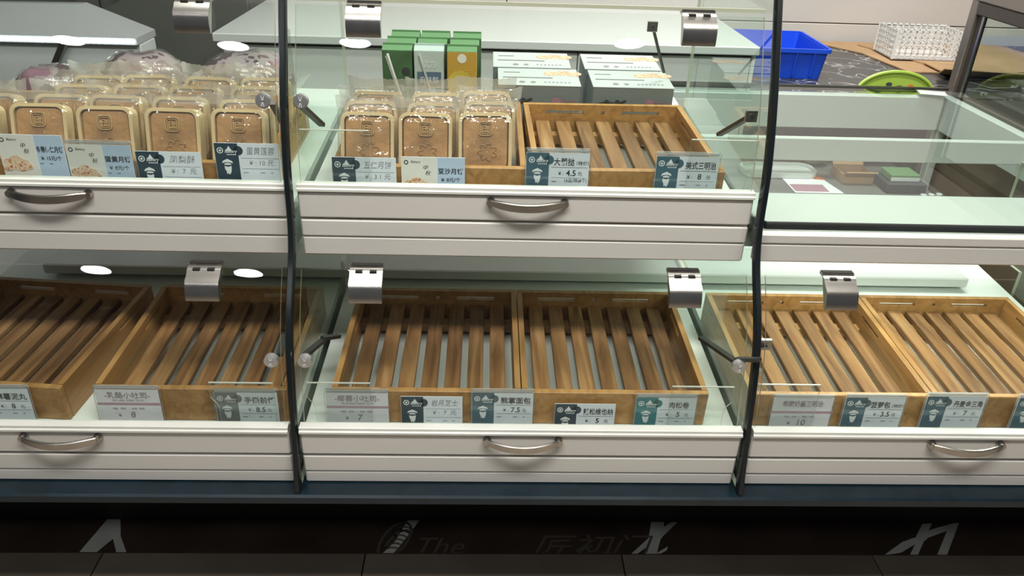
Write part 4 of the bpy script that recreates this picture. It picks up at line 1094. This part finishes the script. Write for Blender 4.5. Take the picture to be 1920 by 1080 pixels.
# lime green plastic stool top with cut-outs, standing behind the glass counter
lm = thing('plastic_dish', 'lime green oval plastic dish with cut-out holes leaning behind the glass counter', 'dish', (1.215, 1.318, 0.8005), (-0.15, 0, 0))
o_ = [(0.125 * math.cos(2 * PI * i / 40) , 0.012 + 0.072 * math.sin(2 * PI * i / 40)) for i in range(40)]
o_ = [(x * (1.0 if x < 0 else 1.0), max(z, 0.0)) for x, z in o_]
MB().prism(o_, -0.004, 0.004, 'y').build('disc', MLIME, lm)
b = MB(); r = MB()
q1 = [(0.125 * math.cos(PI * i / 24), 0.012 + 0.072 * math.sin(PI * i / 24)) for i in range(25)]
b.tube([(x, -0.004, z) for x, z in q1], 0.006, 8); b.build('rim', MLIME, lm, True)
for x, z, r_, m_ in ((-.055, .030, .016, MDGREY), (-.022, .046, .010, MDGREY), (.012, .032, .018, MDGREY), (.048, .040, .011, MFRUIT), (.075, .030, .010, MDGREY)):
    MB().prism([(x + r_ * math.cos(a * PI / 8), z + .6 * r_ * math.sin(a * PI / 8)) for a in range(16)], -0.0052, -0.0040, 'y').build('cut_out', m_, lm)

# ------------------------------------------------------------------ bronze framed glass cabinet
sc_ = tag(MB().box(1.368, 2.3, 0.2, 1.342, 0.0, 0.797, c=.003).build('side_counter', MBROWN), 'brown side counter under the bronze framed cabinet', 'counter')
bc = thing('glass_cabinet', 'bronze metal framed glass cabinet standing on the brown side counter', 'cabinet', (1.39, 0, 0.7978))
Hc = 0.36
MB().box(0, 0.035, 1.300, 1.336, 0, Hc, c=.003).build('post', MBRONZE, bc)
MB().box(0, 0.035, 0.42, 0.456, 0, Hc, c=.003).build('post', MBRONZE, bc)
MB().box(0.55, 0.585, 1.300, 1.336, 0, Hc, c=.003).build('post', MBRONZE, bc)
MB().box(0.55, 0.585, 0.42, 0.456, 0, Hc, c=.003).build('post', MBRONZE, bc)
MB().box(0, 0.035, 0.457, 1.299, 0.0, 0.034, c=.003).build('bottom_rail', MBRONZED, bc)
MB().box(0, 0.035, 0.457, 1.299, 0.268, 0.305, c=.003).build('top_rail', MBRONZED, bc)
MB().box(0.012, 0.023, 1.270, 1.2995, 0.0345, 0.2675).build('inner_stile', MBRONZED, bc)
MB().box(0.012, 0.023, 0.457, 0.487, 0.0345, 0.2675).build('inner_stile', MBRONZED, bc)
MB().box(0.008, 0.012, 1.262, 1.270, 0.0345, 0.2675).build('bead', MSTEEL, bc)
MB().box(0.016, 0.020, 0.488, 1.2695, 0.0345, 0.2675).build('pane', MTOP, bc)
MB().box(-0.002, 0.587, 0.418, 1.338, 0.3055, Hc + .002, c=.003).build('top_board', MBRONZE, bc)
MB().box(0.036, 0.549, 1.316, 1.322, 0.0, 0.305).build('pane', MTOP, bc)
MB().box(0.036, 0.549, 0.457, 1.299, 0.0, 0.012).build('floor_board', MBRONZED, bc)
t = thing('storage_box', 'pale blue box standing inside the bronze framed cabinet', 'box', (1.66, 0.93, 0.8105), (0, 0, .2))
MB().box(-.10, .10, -.08, .08, 0, .10, c=.01).build('box_body', pbr('pale_blue_plastic', (.24, .30, .32), .5), t)
MB().box(-.105, .105, -.085, .085, .1005, .115, c=.004).build('lid', MBOXF, t)

# ------------------------------------------------------------------ left background
fr = thing('steel_refrigerator', 'tall grey steel refrigerator against the back wall, behind the mooncakes', 'refrigerator', (-1.45, 1.95, 0))
MB().box(-.60, .49, 0.02, .32, 0.05, 1.95, c=.006).build('body', MGREYW, fr)
MB().box(-.595, -.06, -.012, .019, 0.10, 1.90, c=.004).build('door', MGREYW, fr); MB().box(-.055, .485, -.012, .019, 0.10, 1.90, c=.004).build('door', MGREYW, fr)
d_ = [o for o in fr.children if o.name.startswith('door')]
MB().tube([(.02, -.013, .95), (.02, -.045, .97), (.02, -.045, 1.25), (.02, -.013, 1.27)], .009, 8).build('handle', MSTEEL, d_[1], True)
MB().tube([(-.13, -.013, .95), (-.13, -.045, .97), (-.13, -.045, 1.25), (-.13, -.013, 1.27)], .009, 8).build('handle', MSTEEL, d_[0], True)
ch = thing('lit_chest', 'white chest cabinet with sloping glass lid and a row of LED beads', 'cabinet', (0, 0, 0))
LX0, LX1 = -1.95, -1.115
MB().box(LX0, LX1, 1.305, 1.42, 0.0, 0.914, c=.004).build('body', MCTR, ch)
lb = MB()
F_ = [(LX0, 1.285, .915), (LX1, 1.285, .915), (LX1, 1.43, .915), (LX0, 1.43, .915), (LX0, 1.285, .935), (LX1, 1.285, .935), (LX1, 1.43, .935), (LX0, 1.43, .935), (LX0, 1.385, 1.004), (LX1 - .185, 1.385, 1.012), (LX1 - .185, 1.415, 1.012), (LX0, 1.415, 1.004)]
lb.add(F_, [(3, 2, 1, 0), (0, 1, 5, 4), (1, 2, 6, 5), (2, 3, 7, 6), (4, 5, 9, 8), (5, 6, 10, 9), (6, 7, 11, 10), (8, 9, 10, 11), (3, 0, 4, 8, 11, 7)])
lb.build('lid', pbr('grey_lid', (.40, .42, .43), .3), ch)
b = MB()
for i in range(44):
    x = LX1 - .012 - .0165 * i
    b.disc((x, 1.2815, .925), .0058, 'y', 8, .006)
b.build('led_strip', MLED, ch)['kind'] = 'stuff'
MB().tube([(-1.32, 1.270, .922), (-1.40, 1.275, .80)], .012, 4).build('stay_arm', MSTEELD, ch)
